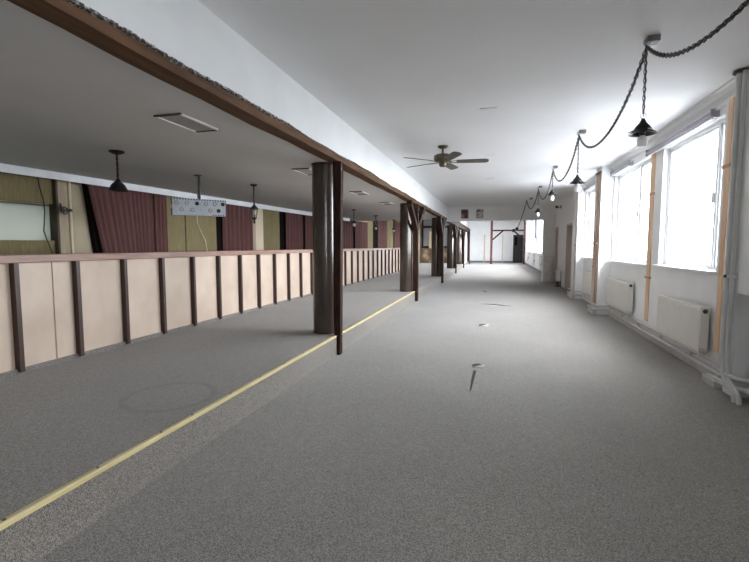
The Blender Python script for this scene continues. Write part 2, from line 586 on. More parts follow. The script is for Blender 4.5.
# left wall: skewed, tan, with a frosted window
def lbox(g, y0, y1, o0, o1, z0, z1):
    return g.hexa([(LP(y0, o0), y0, z0), (LP(y0, o1), y0, z0), (LP(y1, o1), y1, z0), (LP(y1, o0), y1, z0),
                   (LP(y0, o0), y0, z1), (LP(y0, o1), y0, z1), (LP(y1, o1), y1, z1), (LP(y1, o0), y1, z1)])


g = G()
lbox(g, YB, 1.6, -0.25, -0.06, 0.0, 3.3)
lbox(g, 1.6, 4.82, -0.25, -0.06, 0.0, 1.36)
lbox(g, 1.6, 4.82, -0.25, -0.06, 1.86, 3.3)
lbox(g, 4.82, 27.9, -0.25, -0.06, 0.0, 3.3)
struct(g, 'wall_left', 'tan_wall', 'tan plaster wall behind the curtains on the left', 'wall')
wn = struct(lbox(lbox(lbox(G(), 1.6, 4.82, -0.16, -0.062, 1.36, 1.375), 1.6, 4.82, -0.16, -0.062, 1.85, 1.86), 4.78, 4.82, -0.16, -0.062, 1.36, 1.86), 'window_8', 'darkpost', 'pale frosted window between olive panels on the left wall', 'window')
struct(lbox(G(), 1.6, 4.79, -0.12, -0.112, 1.37, 1.855), 'pane', 'frosted', parent=wn)
# white pelmet in front of the curtains
struct(lbox(lbox(G(), YB, 15.2, 0.18, 0.20, 2.19, ZL), YB, 15.2, 0.03, 0.18, 2.265, ZL), 'trim_4', 'pelmet', 'white pelmet board along the top of the left curtains', 'trim')
# cross wall at the far end of the platform and the side wall beyond it
struct(G().box(-6.9, -2.1, 27.9, 28.1, 0.0, 3.4).box(-2.2, -2.1, 27.9, YF, 0.0, 3.4), 'wall_left_far', 'wall', 'white wall closing the far end of the platform', 'wall')
struct(G().box(-2.1, 1.38, YF - 0.02, YF, 0.0, 0.13), 'baseboard_far', 'base', 'grey baseboard along the far white wall', 'baseboard')
struct(G().box(2.7, 60, -30, 70, -1.3, -1.2), 'ground_outside', 'snow')
struct(G().box(-60, -7.2, -30, 70, -1.3, -1.2), 'ground_outside_left', 'snow')

# brass nosing strips on the platform edge
def nosing(y0, y1, label):
    r = empty('nosing_strip', (XS, y0, ZP), label, 'edge strip', 'brass edge strips on the platform')
    G().box(XS - 0.038, XS + 0.006, y0, y1, ZP, ZP + 0.004).box(XS + 0.001, XS + 0.006, y0, y1, ZP - 0.012, ZP).build('strip_body', 'brass', r)
    g = G()
    for k in range(2):
        x = XS - 0.013 + k * 0.010
        g.box(x, x + 0.006, y0, y1, ZP + 0.004, ZP + 0.0075)
    g.build('ribbing', 'brass_hl', r)  # paler ribs paint the highlight line along the strip
    yy = y0 + 0.06
    while yy < y1:
        G().lathe([(0, 0.0082), (0.006, 0.0078), (0.0075, 0.0045)], (XS - 0.026, yy, ZP), 8).build('screw', 'brass_dk', r)
        yy += 0.42


nosing(0.3, 2.245, 'yellow brass edge strip nearest the camera on the platform edge')
nosing(2.25, 4.86, 'yellow brass edge strip ending at the first dark post')
nosing(4.99, 10.18, 'yellow brass edge strip between the first and second dark posts')

# ------------------------------------------------------------------ beam, columns, posts
b = G()
n = 60
rows = []
for i in range(n + 1):
    y = YB + (16.9 - YB) * i / n
    w = 0.004 * math.sin(y * 1.7) + 0.003 * math.sin(y * 5.3)
    rows.append([b.bm.verts.new(p) for p in ((-1.915 + w, y, 2.278 + w), (-1.772, y, 2.280 + w), (-1.772, y, 2.39), (-1.915 + w, y, 2.39))])
for A, B in zip(rows, rows[1:]):
    for k in range(4):
        q = (k + 1) % 4
        b.bm.faces.new((A[k], A[q], B[q], B[k]))
b.bm.faces.new(rows[0])
b.bm.faces.new(rows[-1][::-1])
tag(b.build('ceiling_beam', 'beam', smooth=40), 'long reddish brown timber beam under the white bulkhead', 'beam')
tag(G().box(-1.93, -1.765, YH + 0.27, 33.0, 2.255, 2.53).build('timber_beam', 'timber', bevel=0.008), 'dark timber beam carried by the posts beyond the header', 'beam')

cg = 'brown round columns along the platform edge'
clab = ['nearest and widest brown round column, beside a plain dark post', 'second brown round column, at the end of the panelled partition',
        'third brown round column, in front of the far stone cladding', 'near-black round column standing just past the header',
        'last and smallest round column down the row']
first = None
for i, (cx, cy) in enumerate([(-2.02, 5.08), (-2.02, 10.24), (-2.04, 15.75), (-2.08, 21.4), (-2.06, 26.4)]):
    if first is None:
        first = empty('round_column', (cx, cy, ZP), clab[0], 'column', cg)
        G().lathe([(0.150, 0.004), (0.150, 2.055)], (cx, cy, ZP), 48).build('shaft', 'col', first, smooth=40)
        G().lathe([(0.0, 0.0), (0.155, 0.0), (0.155, 0.012), (0.150, 0.014)], (cx, cy, ZP), 48).build('foot_ring', 'timber', first, smooth=40)
        G().lathe([(0.150, 2.035), (0.154, 2.038), (0.154, 2.059), (0.0, 2.059)], (cx, cy, ZP), 48).build('top_ring', 'timber', first, smooth=40)
        o = first
    else:
        o = copy_tree(first)
        o.location = (cx, cy, ZP)
        o['label'] = clab[i]

pg = 'dark timber posts along the platform edge'


def brace(g, x, y0, z0, y1, z1, w=0.07, bow=0.03):
    """curved knee brace in the plane of the beam"""
    n = 8
    d = Vector((0, y1 - y0, z1 - z0)).normalized()
    nrm = Vector((0, -d.z, d.y))
    if nrm.z > 0:
        nrm = -nrm
    rings = []
    for i in range(n + 1):
        t = i / n
        p = Vector((x, y0 + (y1 - y0) * t, z0 + (z1 - z0) * t)) - nrm * (bow * 4 * t * (1 - t))
        a = nrm * (w / 2)
        s = Vector((w / 2 * 0.9, 0, 0))
        rings.append([g.bm.verts.new(q) for q in (p + a + s, p + a - s, p - a - s, p - a + s)])
    for A, B in zip(rings, rings[1:]):
        for k in range(4):
            q = (k + 1) % 4
            g.bm.faces.new((A[k], A[q], B[q], B[k]))
    g.bm.faces.new(rings[0])
    g.bm.faces.new(rings[-1][::-1])
    return g


def post(y, label, braces=True, x0=-1.855, x1=-1.738, top=2.276, near=0.85, far=1.05, w=0.12, d=0.06, foot=0.008):
    r = empty('timber_post', ((XS + x1) / 2 + 0.01, y, 0), label, 'post', pg)
    g = G()
    xs = XS + 0.002
    g.hexa([(xs, y - d, 0), (x1 + foot - 0.003, y - d, 0), (x1 + foot - 0.003, y + d, 0), (xs, y + d, 0), (xs, y - d, ZP), (x1 + foot, y - d, ZP), (x1 + foot, y + d, ZP), (xs, y + d, ZP)])
    xb = x1 + foot
    g.hexa([(x0, y - d, ZP + 0.008), (xb, y - d, ZP + 0.008), (xb, y + d, ZP + 0.008), (x0, y + d, ZP + 0.008), (x0, y - d, top), (x1, y - d, top), (x1, y + d, top), (x0, y + d, top)])
    g.build('upright', 'timber', r, bevel=0.006)
    if braces:
        xm = (x0 + x1) / 2
        if near:
            brace(G(), xm, y - 0.02, 1.68, y - near, top - 0.045, w).build('knee_brace', 'timber', r)
        if far:
            brace(G(), xm, y + 0.02, 1.68, y + far, top - 0.045, w).build('knee_brace', 'timber', r)
    return r


post(4.92, 'plain dark post without braces against the nearest round column', False, x0=-1.835, x1=-1.73, top=2.276, foot=-0.025, d=0.045)
post(10.25, 'dark timber post with Y braces beside the second round column')
post(15.55, 'dark timber post with Y braces beside the third round column', near=0.8, far=0.9, x0=-1.90, x1=-1.735, w=0.15, d=0.08)
post(21.2, 'dark braced timber post next to the near-black column', x0=-1.90, x1=-1.745, top=2.25, w=0.16, d=0.08)
post(26.6, 'dark braced timber post, second beyond the header', x0=-1.91, x1=-1.745, top=2.25, w=0.16, d=0.08)
post(32.4, 'last dark braced timber post at the far end', x0=-1.91, x1=-1.745, top=2.25, far=0.4, w=0.16, d=0.08)

# ------------------------------------------------------------------ partition on the platform
XP = -3.835
pr = empty('wooden_partition', (XP - 0.02, 10.0, ZP), 'long partition of pale boards with dark fins and a brown cap rail', 'partition')
G().box(XP - 0.075, XP + 0.060, 1.2, 18.4, 1.160, 1.228).build('cap_rail', 'rail', pr, bevel=0.006)
G().box(XP - 0.02, XP + 0.022, 1.2, 18.4, ZP, ZP + 0.045).build('carpet_skirting', 'carpet', pr)
G().box(XP - 0.055, XP - 0.022, 1.2, 18.4, ZP, 1.172).build('backing_board', 'fin', pr)
k0, pitch = 2.709, 0.555
fins = [k0 + pitch * k for k in range(-2, 28)]
for k, f in enumerate(fins):
    o = G().box(XP - 0.02, XP + 0.052, f - 0.022, f + 0.016, ZP + 0.02, 1.172).build('fin', 'fin', pr)
    a, c = f + 0.020, f + pitch - 0.026
    if c > 18.4:
        continue
    if abs(f - k0) < 0.01:
        G().box(XP - 0.02, XP, a, 3.040, ZP + 0.04, 1.172).box(XP - 0.02, XP, 3.052, c, ZP + 0.04, 1.172).build('panel', 'board', pr)
    else:
        G().box(XP - 0.02, XP, a, c, ZP + 0.04, 1.172).build('panel', 'board', pr)

# ------------------------------------------------------------------ left wall hangings
def fabric(y0, y1, z0, z1, off, fold, wl, m, name, label, cat, group, lean=0.0, parent=None, thick=0.008, jitter=0.75):
    """a hanging cloth following the skewed left wall, folded along its length"""
    g = G()
    n = max(6, int((y1 - y0) / wl * 10))
    zs = [z0 + (z1 - z0) * k / 6 for k in range(7)]
    ph = random.uniform(0, 6)
    prof = []
    a = ph
    for i in range(n + 1):
        a += 2 * math.pi / 10 * random.uniform(1 - jitter, 1 + jitter)
        prof.append(fold * math.sin(a))
    rows = []
    for i in range(n + 1):
        t = i / n
        col = []
        for z in zs:
            s = (z1 - z) / (z1 - z0)
            yy = y0 + (y1 - y0) * t + lean * s * (1 - t)
            fo = prof[i] * (0.55 + 0.45 * s)
            col.append((g.bm.verts.new((LP(yy, off + fo), yy, z)), g.bm.verts.new((LP(yy, off + fo - thick), yy, z))))
        rows.append(col)
    for A, B in zip(rows, rows[1:]):
        for k in range(6):
            g.bm.faces.new((A[k][0], B[k][0], B[k + 1][0], A[k + 1][0]))
            g.bm.faces.new((A[k][1], A[k + 1][1], B[k + 1][1], B[k][1]))
        g.bm.faces.new((A[0][0], A[0][1], B[0][1], B[0][0]))
        g.bm.faces.new((A[6][0], B[6][0], B[6][1], A[6][1]))
    for A in (rows[0], rows[-1]):
        for k in range(6):
            g.bm.faces.new((A[k][0], A[k + 1][0], A[k + 1][1], A[k][1]))
    o = g.build(name, m, parent, smooth=60)
    if parent is None:
        tag(o, label, cat, group)
    return o


cug = 'burgundy curtains along the left wall'
ZT = 2.25
fabric(5.20, 6.38, 0.26, ZT, 0.09, 0.014, 0.10, 'curtain', 'curtain', 'widest burgundy curtain with a slanted left edge, behind the black bell shade lamp', 'curtain', cug, lean=0.40)
fabric(6.42, 6.70, 0.26, ZT, 0.09, 0.016, 0.10, 'curtain', 'curtain', 'narrow burgundy curtain just left of the perforated metal panel', 'curtain', cug)
fabric(8.26, 9.32, 0.26, ZT, 0.09, 0.026, 0.16, 'curtain', 'curtain', 'burgundy curtain between the perforated metal panel and the glass lantern', 'curtain', cug)
fabric(10.84, 11.79, 0.26, ZT, 0.09, 0.03, 0.18, 'curtain', 'curtain', 'burgundy curtain left of the nearest round column', 'curtain', cug)
fabric(12.03, 15.72, 0.26, ZT, 0.09, 0.035, 0.26, 'curtain', 'curtain', 'burgundy curtain crossing behind the nearest round column', 'curtain', cug)
fabric(16.0, 17.45, 0.26, ZT, 0.09, 0.03, 0.25, 'curtain', 'curtain', 'burgundy curtain right of the first lamp seen past the nearest column', 'curtain', cug)
fabric(18.85, 20.02, 0.26, ZT + .5, 0.09, 0.03, 0.25, 'curtain', 'curtain', 'burgundy curtain right of the second lamp seen past the nearest column', 'curtain', cug)
fabric(21.36, 24.5, 0.26, ZT + .5, 0.09, 0.03, 0.30, 'curtain', 'curtain', 'burgundy curtain disappearing behind the second round column', 'curtain', cug)

olg = 'olive fabric wall panels'
fabric(1.6, 4.735, 1.87, ZT, 0.02, 0.002, 0.3, 'olive', 'fabric_panel', 'olive fabric valance above the frosted window', 'wall panel', olg)
fabric(1.6, 4.735, 0.26, 1.375, 0.02, 0.002, 0.3, 'olive', 'fabric_panel', 'olive fabric panel below the frosted window', 'wall panel', olg)
fabric(6.72, 7.205, 0.26, ZT, 0.03, 0.002, 0.3, 'olive', 'fabric_panel', 'narrow olive fabric panel left of the seam behind the metal panel', 'wall panel', olg)
fabric(7.23, 8.11, 0.26, ZT, 0.03, 0.002, 0.3, 'olive', 'fabric_panel', 'wide olive fabric panel behind the hanging cream cord', 'wall panel', olg)
fabric(9.87, 10.64, 0.26, ZT, 0.03, 0.002, 0.3, 'olive', 'fabric_panel', 'olive fabric panel just right of the glass lantern', 'wall panel', olg)
fabric(17.62, 18.26, 0.26, ZT + .5, 0.03, 0.002, 0.3, 'olive', 'fabric_panel', 'narrow olive panel between the two far hanging lamps', 'wall panel', olg)
fabric(20.04, 21.34, 0.26, ZT + .5, 0.03, 0.002, 0.3, 'olive', 'fabric_panel', 'farthest olive panel, left of the second round column', 'wall panel', olg)
bdg = 'black boards between the curtains'  # upright strips paint the darkness of empty gaps between the hangings
for a, c, l in [(8.12, 8.34, 'black strip painting the dark gap right of the cream cord'), (10.65, 10.95, 'black strip painting the dark gap right of the lantern and its olive panel'), (11.86, 12.16, 'thin black strip painting the dark gap just left of the nearest column'), (15.96, 16.21, 'black strip painting the dark gap behind the first far lamp'), (18.27, 18.84, 'wide black strip painting the dark gap behind the second far lamp')]:
    tag(lbox(G(), a, c, -0.058, 0.03, 0.26, ZT if c < 17 else ZT + .5).build('dark_strip', 'void'), l, 'board', bdg)
tag(G().hexa([(LP(5.47, -.058), 5.47, .26), (LP(5.47, .02), 5.47, .26), (LP(5.80, .02), 5.80, .26), (LP(5.80, -.058), 5.80, .26), (LP(5.23, -.058), 5.23, ZT), (LP(5.23, .02), 5.23, ZT), (LP(5.40, .02), 5.40, ZT), (LP(5.40, -.058), 5.40, ZT)]).build('dark_strip', 'void'), 'slanting black board edge left of the widest curtain', 'board', bdg)
tag(lbox(G(), 7.207, 7.228, -0.058, 0.04, 0.26, ZT).build('dark_lath', 'darkpost'), 'thin dark lath over the seam of the olive panels', 'lath')
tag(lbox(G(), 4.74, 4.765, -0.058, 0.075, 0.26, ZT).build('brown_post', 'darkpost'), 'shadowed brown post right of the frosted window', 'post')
tag(lbox(G(), 4.77, 4.875, -0.058, 0.075, 0.26, ZT).build('tan_post', 'tanpost'), 'tan wooden post carrying a black valve knob', 'post')
tag(lbox(G(), 9.36, 9.50, -0.058, 0.06, 0.26, ZT).build('tan_post', 'tanpost'), 'tan wooden post directly behind the glass lantern', 'post')
tag(lbox(G(), 9.505, 9.855, -0.058, 0.04, 0.26, ZT).build('cream_board', 'cream'), 'cream board just right of the tan post behind the lantern', 'board')
r = empty('heating_pipe', (LP(4.92, 0.03), 4.92, ZP), 'thin cream pipe running up beside the tan post', 'pipe')
G().tube([(LP(4.92, 0.085), 4.92, ZP), (LP(4.92, 0.085), 4.92, ZT)], 0.022, 10).build('riser', 'cream', r, smooth=40)
G().lathe([(0.03, -0.02), (0.03, 0.02)], (LP(4.92, 0.085), 4.92, 1.8), 10).build('clamp', 'dark', r, smooth=40)
yv, zv = 4.80, 1.79
r = empty('valve_knob', (LP(yv, 0.08), yv, zv), 'round black valve knob on the tan post', 'valve')
G().tube([(LP(yv, 0.07), yv, zv), (LP(yv, 0.14), yv, zv)], 0.016, 10).build('stem', 'dark', r, smooth=40)
g = G()
pts = [(LP(yv, 0.14), yv + 0.042 * math.cos(a), zv + 0.042 * math.sin(a)) for a in [2 * math.pi * k / 18 for k in range(19)]]
g.tube(pts, 0.014, 6, False)
for k in range(3):
    a = 2 * math.pi * k / 3
    g.tube([(LP(yv, 0.14), yv, zv), (LP(yv, 0.14), yv + 0.042 * math.cos(a), zv + 0.042 * math.sin(a))], 0.009, 6)
g.build('handwheel', 'dark', r, smooth=50)
G().tube([(LP(yv, 0.08), yv, zv + 0.02), (LP(yv, 0.08), yv - .01, zv + 0.1)], [0.02, 0.012], 8).build('bonnet', 'dark', r, smooth=40)
pts = [(LP(y, 0.07), y, z) for y, z in ((4.51, 2.24), (4.53, 2.1), (4.575, 1.9), (4.58, 1.75), (4.555, 1.5), (4.59, 1.38), (4.64, 1.24), (4.70, 1.1))]
tag(G().tube(pts, 0.008, 6).build('cable', 'cord', smooth=60), 'thin black cable hanging across the frosted window', 'cable')

# ------------------------------------------------------------------ cross wall at the platform's far end
tag(G().box(-4.48, -2.35, 27.6, 27.88, ZP, 1.16).build('stone_wainscot', 'stone'), 'low brown stone clad wall at the far end of the platform', 'wall cladding')
r = empty('glazed_screen', (-4.0, 27.74, 1.16), 'grey panelled screen in dark timber framing above the stone cladding', 'screen')
g = G()
for z in (1.16, 2.42, 2.92):
    g.box(-4.48, -2.35, 27.66, 27.82, z, z + 0.14)
for x in (-4.48, -3.75, -2.75):
    g.box(x, x + 0.12, 27.67, 27.81, 1.28, 2.95)
g.build('frame', 'timber', r)
G().box(-4.44, -2.4, 27.72, 27.76, 1.25, 2.95).build('panel', 'screen', r)
tag(G().box(-4.0, -3.80, 27.60, 27.655, 1.16, 2.2).build('leaning_board', 'pale', bevel=0.005), 'tan board standing against the grey screen', 'board')

# ------------------------------------------------------------------ hanging things over the platform
lg = 'lamps hanging over the platform'
cx, cy = -3.84, 3.82
r = empty('pendant_lamp', (cx, cy, ZL), 'black bell shade lamp hanging before the widest burgundy curtain', 'lamp', lg)
G().lathe([(0.0, -0.0), (0.075, 0.0), (0.075, -0.014), (0.05, -0.026), (0.02, -0.036), (0.0, -0.04)], (cx, cy, ZL), 20).build('ceiling_rose', 'black', r, smooth=40)
G().chain([(cx, cy, ZL - 0.035), (cx, cy, ZL - 0.30)], 0.02, 0.011, 0.004).tube([(cx, cy, ZL - 0.03), (cx, cy, ZL - 0.3)], 0.005, 6).build('chain', 'black', r)
G().lathe([(0.0, -0.285), (0.02, -0.29), (0.026, -0.31), (0.042, -0.325), (0.066, -0.35), (0.082, -0.385), (0.096, -0.405), (0.096, -0.410), (0.078, -0.39), (0.058, -0.355), (0.0, -0.33)], (cx, cy, ZL), 28).build('shade', 'black', r, smooth=40)
G().lathe([(0.0, -0.33), (0.02, -0.335), (0.03, -0.37), (0.0, -0.40)], (cx, cy, ZL), 14).build('bulb', 'bulb', r, smooth=60)


def lantern(cx, cy, label, s=1.0, pole=0.33):
    r = empty('lantern', (cx, cy, ZL), label, 'lamp', lg)
    G().lathe([(0, 0), (0.06, 0), (0.06, -0.012), (0.03, -0.03), (0, -0.032)], (cx, cy, ZL), 18).build('ceiling_rose', 'black', r, smooth=40)
    G().tube([(cx, cy, ZL - 0.02), (cx, cy, ZL - pole)], 0.012, 8).build('rod', 'black', r, smooth=40)
    z = ZL - pole
    G().lathe([(0.0, 0.03), (0.015, 0.02), (0.02, 0.0), (0.05, -0.03), (0.075 * s, -0.06), (0.075 * s, -0.07), (0.0, -0.065)], (cx, cy, z), 6).build('roof', 'black', r)
    g = G()
    for k in range(6):
        a = math.pi / 3 * k
        g.tube([(cx + 0.062 * s * math.cos(a), cy + 0.062 * s * math.sin(a), z - 0.065), (cx + 0.036 * s * math.cos(a), cy + 0.036 * s * math.sin(a), z - 0.20)], 0.005, 5)
    g.build('cage', 'black', r)
    G().lathe([(0.056 * s, -0.07), (0.034 * s, -0.195)], (cx, cy, z), 6).build('glass', 'clear', r)
    G().lathe([(0, -0.075), (0.02, -0.09), (0.026, -0.12), (0.018, -0.15), (0, -0.16)], (cx, cy, z), 12).build('bulb', 'bulb', r, smooth=60)
    G().lathe([(0.0, -0.195), (0.042 * s, -0.20), (0.030 * s, -0.225), (0.012, -0.24), (0.012, -0.27), (0.02, -0.285), (0.0, -0.30)], (cx, cy, z), 12).build('finial', 'black', r, smooth=40)
    return r


lantern(-3.78, 6.44, 'black glass lantern on a rod before the cream board')


def small_pendant(cx, cy, label, drop, cap=0.05):
    r = empty('bulb_pendant', (cx, cy, ZL), label, 'lamp', lg)
    G().lathe([(0, 0), (0.065, 0), (0.06, -0.02), (0, -0.035)], (cx, cy, ZL), 14).build('ceiling_rose', 'black', r, smooth=40)
    G().tube([(cx, cy, ZL - 0.02), (cx, cy, ZL - drop)], 0.013, 6).build('rod', 'black', r, smooth=40)
    G().lathe([(0, 0.03), (0.03, 0.02), (0.085, -0.03), (0.085, -0.036), (0, -0.02)], (cx, cy, ZL - drop), 14).build('shade', 'black', r, smooth=40)
    G().lathe([(0, -0.03), (0.03, -0.04), (0.042, -0.075), (0.036, -0.105), (0, -0.125)], (cx, cy, ZL - drop), 14).build('bulb', 'bulb', r, smooth=60)


small_pendant(-3.72, 11.5, 'small pendant with white bulb, first one right of the nearest column', 0.34)
small_pendant(-3.76, 13.95, 'small pendant with white bulb, second one right of the nearest column', 0.34)
small_pendant(-3.72, 16.4, 'small pendant with white bulb, just left of the second column', 0.34)
small_pendant(-3.71, 9.06, 'small pendant mostly hidden behind the nearest round column', 0.34)

# perforated sheet-metal panel on a pole
A, B = Vector((-4.24, 5.10, 0)), Vector((-3.77, 5.63, 0))
u = (B - A).normalized()
nn = Vector((u.y, -u.x, 0))        # towards the camera
mid = (A + B) / 2
LEN = (B - A).length
r = empty('perforated_panel', (mid.x, mid.y, ZL), 'grey sheet metal lamp panel with round sockets hanging on a pole', 'lamp panel')
zt, zb = 1.955, 1.725


def PP(s, z, d=0.0):
    p = A + u * s + nn * d
    return (p.x, p.y, z)


def pbox(g, s0, s1, d0, d1, z0, z1):
    return g.hexa([PP(s0, z0, d0), PP(s1, z0, d0), PP(s1, z0, d1), PP(s0, z0, d1), PP(s0, z1, d0), PP(s1, z1, d0), PP(s1, z1, d1), PP(s0, z1, d1)])


g = G()
pbox(g, 0, LEN, -0.004, 0.004, zb, zt)
pbox(g, 0, LEN, -0.05, -0.004, zb, zb + 0.006)
pbox(g, 0, LEN, -0.05, -0.004, zt - 0.006, zt)
g.build('sheet', 'galv', r)
g = G()
k = 0.02
while k < LEN - 0.02:
    pbox(g, k, k + 0.018, 0.001, 0.0055, zt - 0.020, zt - 0.003)
    if k > LEN * 0.7:
        pbox(g, k, k + 0.018, 0.001, 0.0055, zb + 0.004, zb + 0.018)
    k += 0.036
g.build('edge_slots', 'dark', r)
pbox(pbox(G(), -0.008, 0.0, -0.05, 0.004, zb, zb + 0.09), -0.008, 0.0, -0.05, 0.004, zt - 0.09, zt).build('end_flange', 'dark', r)
pbox(pbox(G(), LEN, LEN + 0.008, -0.05, 0.004, zb, zb + 0.09), LEN, LEN + 0.008, -0.05, 0.004, zt - 0.09, zt).build('end_flange', 'dark', r)


def disc(s, z, rad, m, name, ring=True):
    g = G()
    c = Vector(PP(s, z, 0.0))
    g.tube([c + nn * 0.002, c + nn * 0.010], rad, 18)
    o = g.build(name, m, r, smooth=40)
    if ring:
        g = G()
        g.tube([c + nn * 0.009, c + nn * 0.013], rad * 0.62, 14)
        g.build('socket_core', 'galv', o, smooth=40)


for fx, fz, m in [(0.07, .73, 'gold'), (.265, .74, 'gold'), (.45, .72, 'black'), (.62, .73, 'gold'), (.79, .74, 'gold'), (.945, .74, 'black'), (.165, .33, 'gold'), (.36, .33, 'gold'), (.70, .33, 'gold'), (.86, .33, 'black')]:
    disc(fx * LEN, zb + fz * (zt - zb), 0.027, m, 'socket' if m == 'gold' else 'socket_hole', m == 'gold')
disc(.51 * LEN, zb + .70 * (zt - zb), 0.006, 'chrome', 'rivet', False)
disc(.51 * LEN, zb + .30 * (zt - zb), 0.006, 'chrome', 'rivet', False)
pc = mid - nn * 0.03
G().box(pc.x - 0.017, pc.x + 0.004, pc.y - 0.012, pc.y + 0.012, zt - 0.02, ZL - 0.01).build('pole', 'galv', r)
G().box(pc.x + 0.004, pc.x + 0.02, pc.y - 0.013, pc.y + 0.013, zt - 0.02, ZL - 0.01).build('pole_sleeve', 'black', r)
G().box(pc.x - 0.05, pc.x + 0.03, pc.y - 0.03, pc.y + 0.03, ZL - 0.012, ZL).build('ceiling_plate', 'black', r)
p0 = Vector(PP(.45 * LEN, zb + 0.02, -0.02))
pts = [p0, p0 + Vector((0.0, 0, -0.12)), p0 + Vector((0.035, 0.03, -0.24)), p0 + Vector((0.085, 0.06, -0.38)), p0 + Vector((0.09, 0.08, -0.52)), p0 + Vector((0.10, 0.09, -0.75))]
G().tube(pts, 0.006, 6).build('cord', 'cordw', r, smooth=60)

# ceiling vents over the platform
vg = 'vents in the low ceiling'
vl = ['nearest aluminium framed vent in the low ceiling', 'framed vent in the low ceiling left of the nearest round column', 'framed vent in the low ceiling, first past the nearest column', 'small framed vent just before the second round column']
first = None
for i, (vx, vy) in enumerate([(-2.40, 3.11), (-2.42, 5.5), (-2.46, 7.95), (-2.44, 10.0)]):
    if first is None:
        sx, sy = 0.112, 0.235
        r = first = empty('ceiling_vent', (vx, vy, ZL), vl[0], 'vent', vg)
        for s in (-1, 1):
            G().box(vx + s * sx - 0.009, vx + s * sx + 0.009, vy - sy, vy + sy, ZL - 0.014, ZL).build('side_trim', 'alu', r)
        for s in (-1, 1):
            G().box(vx - sx - 0.009, vx + sx + 0.009, vy + s * sy - 0.011, vy + s * sy + 0.011, ZL - 0.012, ZL).build('end_trim', 'darkpost', r)
        G().box(vx - sx, vx + sx, vy - sy, vy + sy, ZL - 0.006, ZL).build('mesh_grille', 'grille', r)
    else:
        o = copy_tree(first)
        o.location = (vx, vy, ZL)
        o['label'] = vl[i]

# small slots in the main ceiling
first = None
sl = ['nearest small slot plate in the main ceiling', 'small slot plate in the ceiling just right of the fan', 'small slot plate in the ceiling, first past the fan', 'farthest small slot plate before the header']
for i, (px, py) in enumerate([(-0.10, 5.02), (-0.11, 7.56), (-0.13, 10.08), (-0.16, 13.04)]):
    if first is None:
        o = first = tag(G().box(-0.09, 0.09, -0.022, 0.022, -0.006, 0).box(-0.075, 0.075, -0.012, 0.012, -0.009, -0.006).build('ceiling_slot', 'alu', bevel=0.002), sl[0], 'ceiling fitting', 'slot plates in the ceiling')
    else:
        o = first.copy()
        C.objects.link(o)
        o['label'] = sl[i]
    o.location = (px, py, ZC)

# ------------------------------------------------------------------ ceiling fan
fx, fy = -0.78, 6.72
r = empty('ceiling_fan', (fx, fy, ZC), 'antique brass ceiling fan with five dark blades', 'fan')
G().lathe([(0, 0), (0.075, 0), (0.075, -0.012), (0.05, -0.03), (0.018, -0.038), (0, -0.038)], (fx, fy, ZC), 24).build('canopy', 'fan', r, smooth=40)
G().tube([(fx, fy, ZC - 0.03), (fx, fy, ZC - 0.11)], 0.014, 10).build('downrod', 'fan', r, smooth=40)
G().lathe([(0, -0.11), (0.04, -0.112), (0.10, -0.122), (0.130, -0.14), (0.135, -0.18), (0.130, -0.21), (0.10, -0.225), (0.06, -0.232), (0.06, -0.25), (0, -0.25)], (fx, fy, ZC), 32).build('motor_housing', 'fan', r, smooth=40)
G().lathe([(0, -0.23), (0.05, -0.235), (0.055, -0.275), (0.04, -0.30), (0.0, -0.305)], (fx, fy, ZC), 24).build('switch_cup', 'fan', r, smooth=40)
zb_ = ZC - 0.235
for k in range(5):
    a = math.radians(7 + 72 * k)
    ca, sa = math.cos(a), math.sin(a)

    def Q(t, w, z, tilt=-0.20):
        return (fx + ca * t - sa * w, fy + sa * t + ca * w, zb_ + z + w * tilt)
    g = G()
    for sgn in (-1, 1):
        g.tube([Q(0.09, 0.012 * sgn, 0.0, 0), Q(0.15, 0.03 * sgn, 0.004), Q(0.20, 0.04 * sgn, 0.004), Q(0.235, 0.02 * sgn, 0.004)], 0.006, 6)
    iron = g.build('blade_iron', 'fan', r, smooth=50)
    g = G()
    out = [(0.205, -0.05), (0.30, -0.058), (0.50, -0.064), (0.62, -0.066), (0.655, -0.05), (0.67, -0.02), (0.67, 0.02), (0.655, 0.05), (0.62, 0.066), (0.50, 0.064), (0.30, 0.058), (0.205, 0.05)]
    T0 = [g.bm.verts.new(Q(t, w, 0.004)) for t, w in out]
    T1 = [g.bm.verts.new(Q(t, w, 0.012)) for t, w in out]
    g.bm.faces.new(T0[::-1])
    g.bm.faces.new(T1)
    for i in range(len(out)):
        j = (i + 1) % len(out)
        g.bm.faces.new((T0[i], T0[j], T1[j], T1[i]))
    g.build('blade', 'blade', r)

# ------------------------------------------------------------------ chain swags and pendants along the windows
HX = 1.02
HY = [1.10, 3.64, 6.26, 8.88, 11.7, 14.5]
HZ = ZC - 0.055
hl = ['', 'nearest ceiling hook block holding the chain', 'second ceiling hook block holding the chain', 'third ceiling hook block holding the chain', 'fourth ceiling hook block holding the chain', 'last ceiling hook block before the header']
for i, y in enumerate(HY):
    if i == 0:
        lab = 'ceiling hook block overhead holding the near end of the chain'
    else:
        lab = hl[i]
    r = empty('ceiling_hook', (HX + 0.03, y + 0.03, ZC), lab, 'hook', 'hook blocks along the ceiling')
    G().box(HX - 0.01, HX + 0.07, y - 0.02, y + 0.06, ZC - 0.042, ZC).build('block', 'galv_dk', r, bevel=0.004)
    pts = [(HX + 0.03, y + 0.02, ZC - 0.04), (HX + 0.012, y + 0.006, HZ + 0.006), (HX - 0.012, y - 0.01, HZ - 0.012), (HX - 0.035, y - 0.012, HZ + 0.006), (HX - 0.03, y - 0.01, HZ + 0.03)]
    G().tube(pts, 0.0055, 6).build('hook', 'chrome', r, smooth=60)


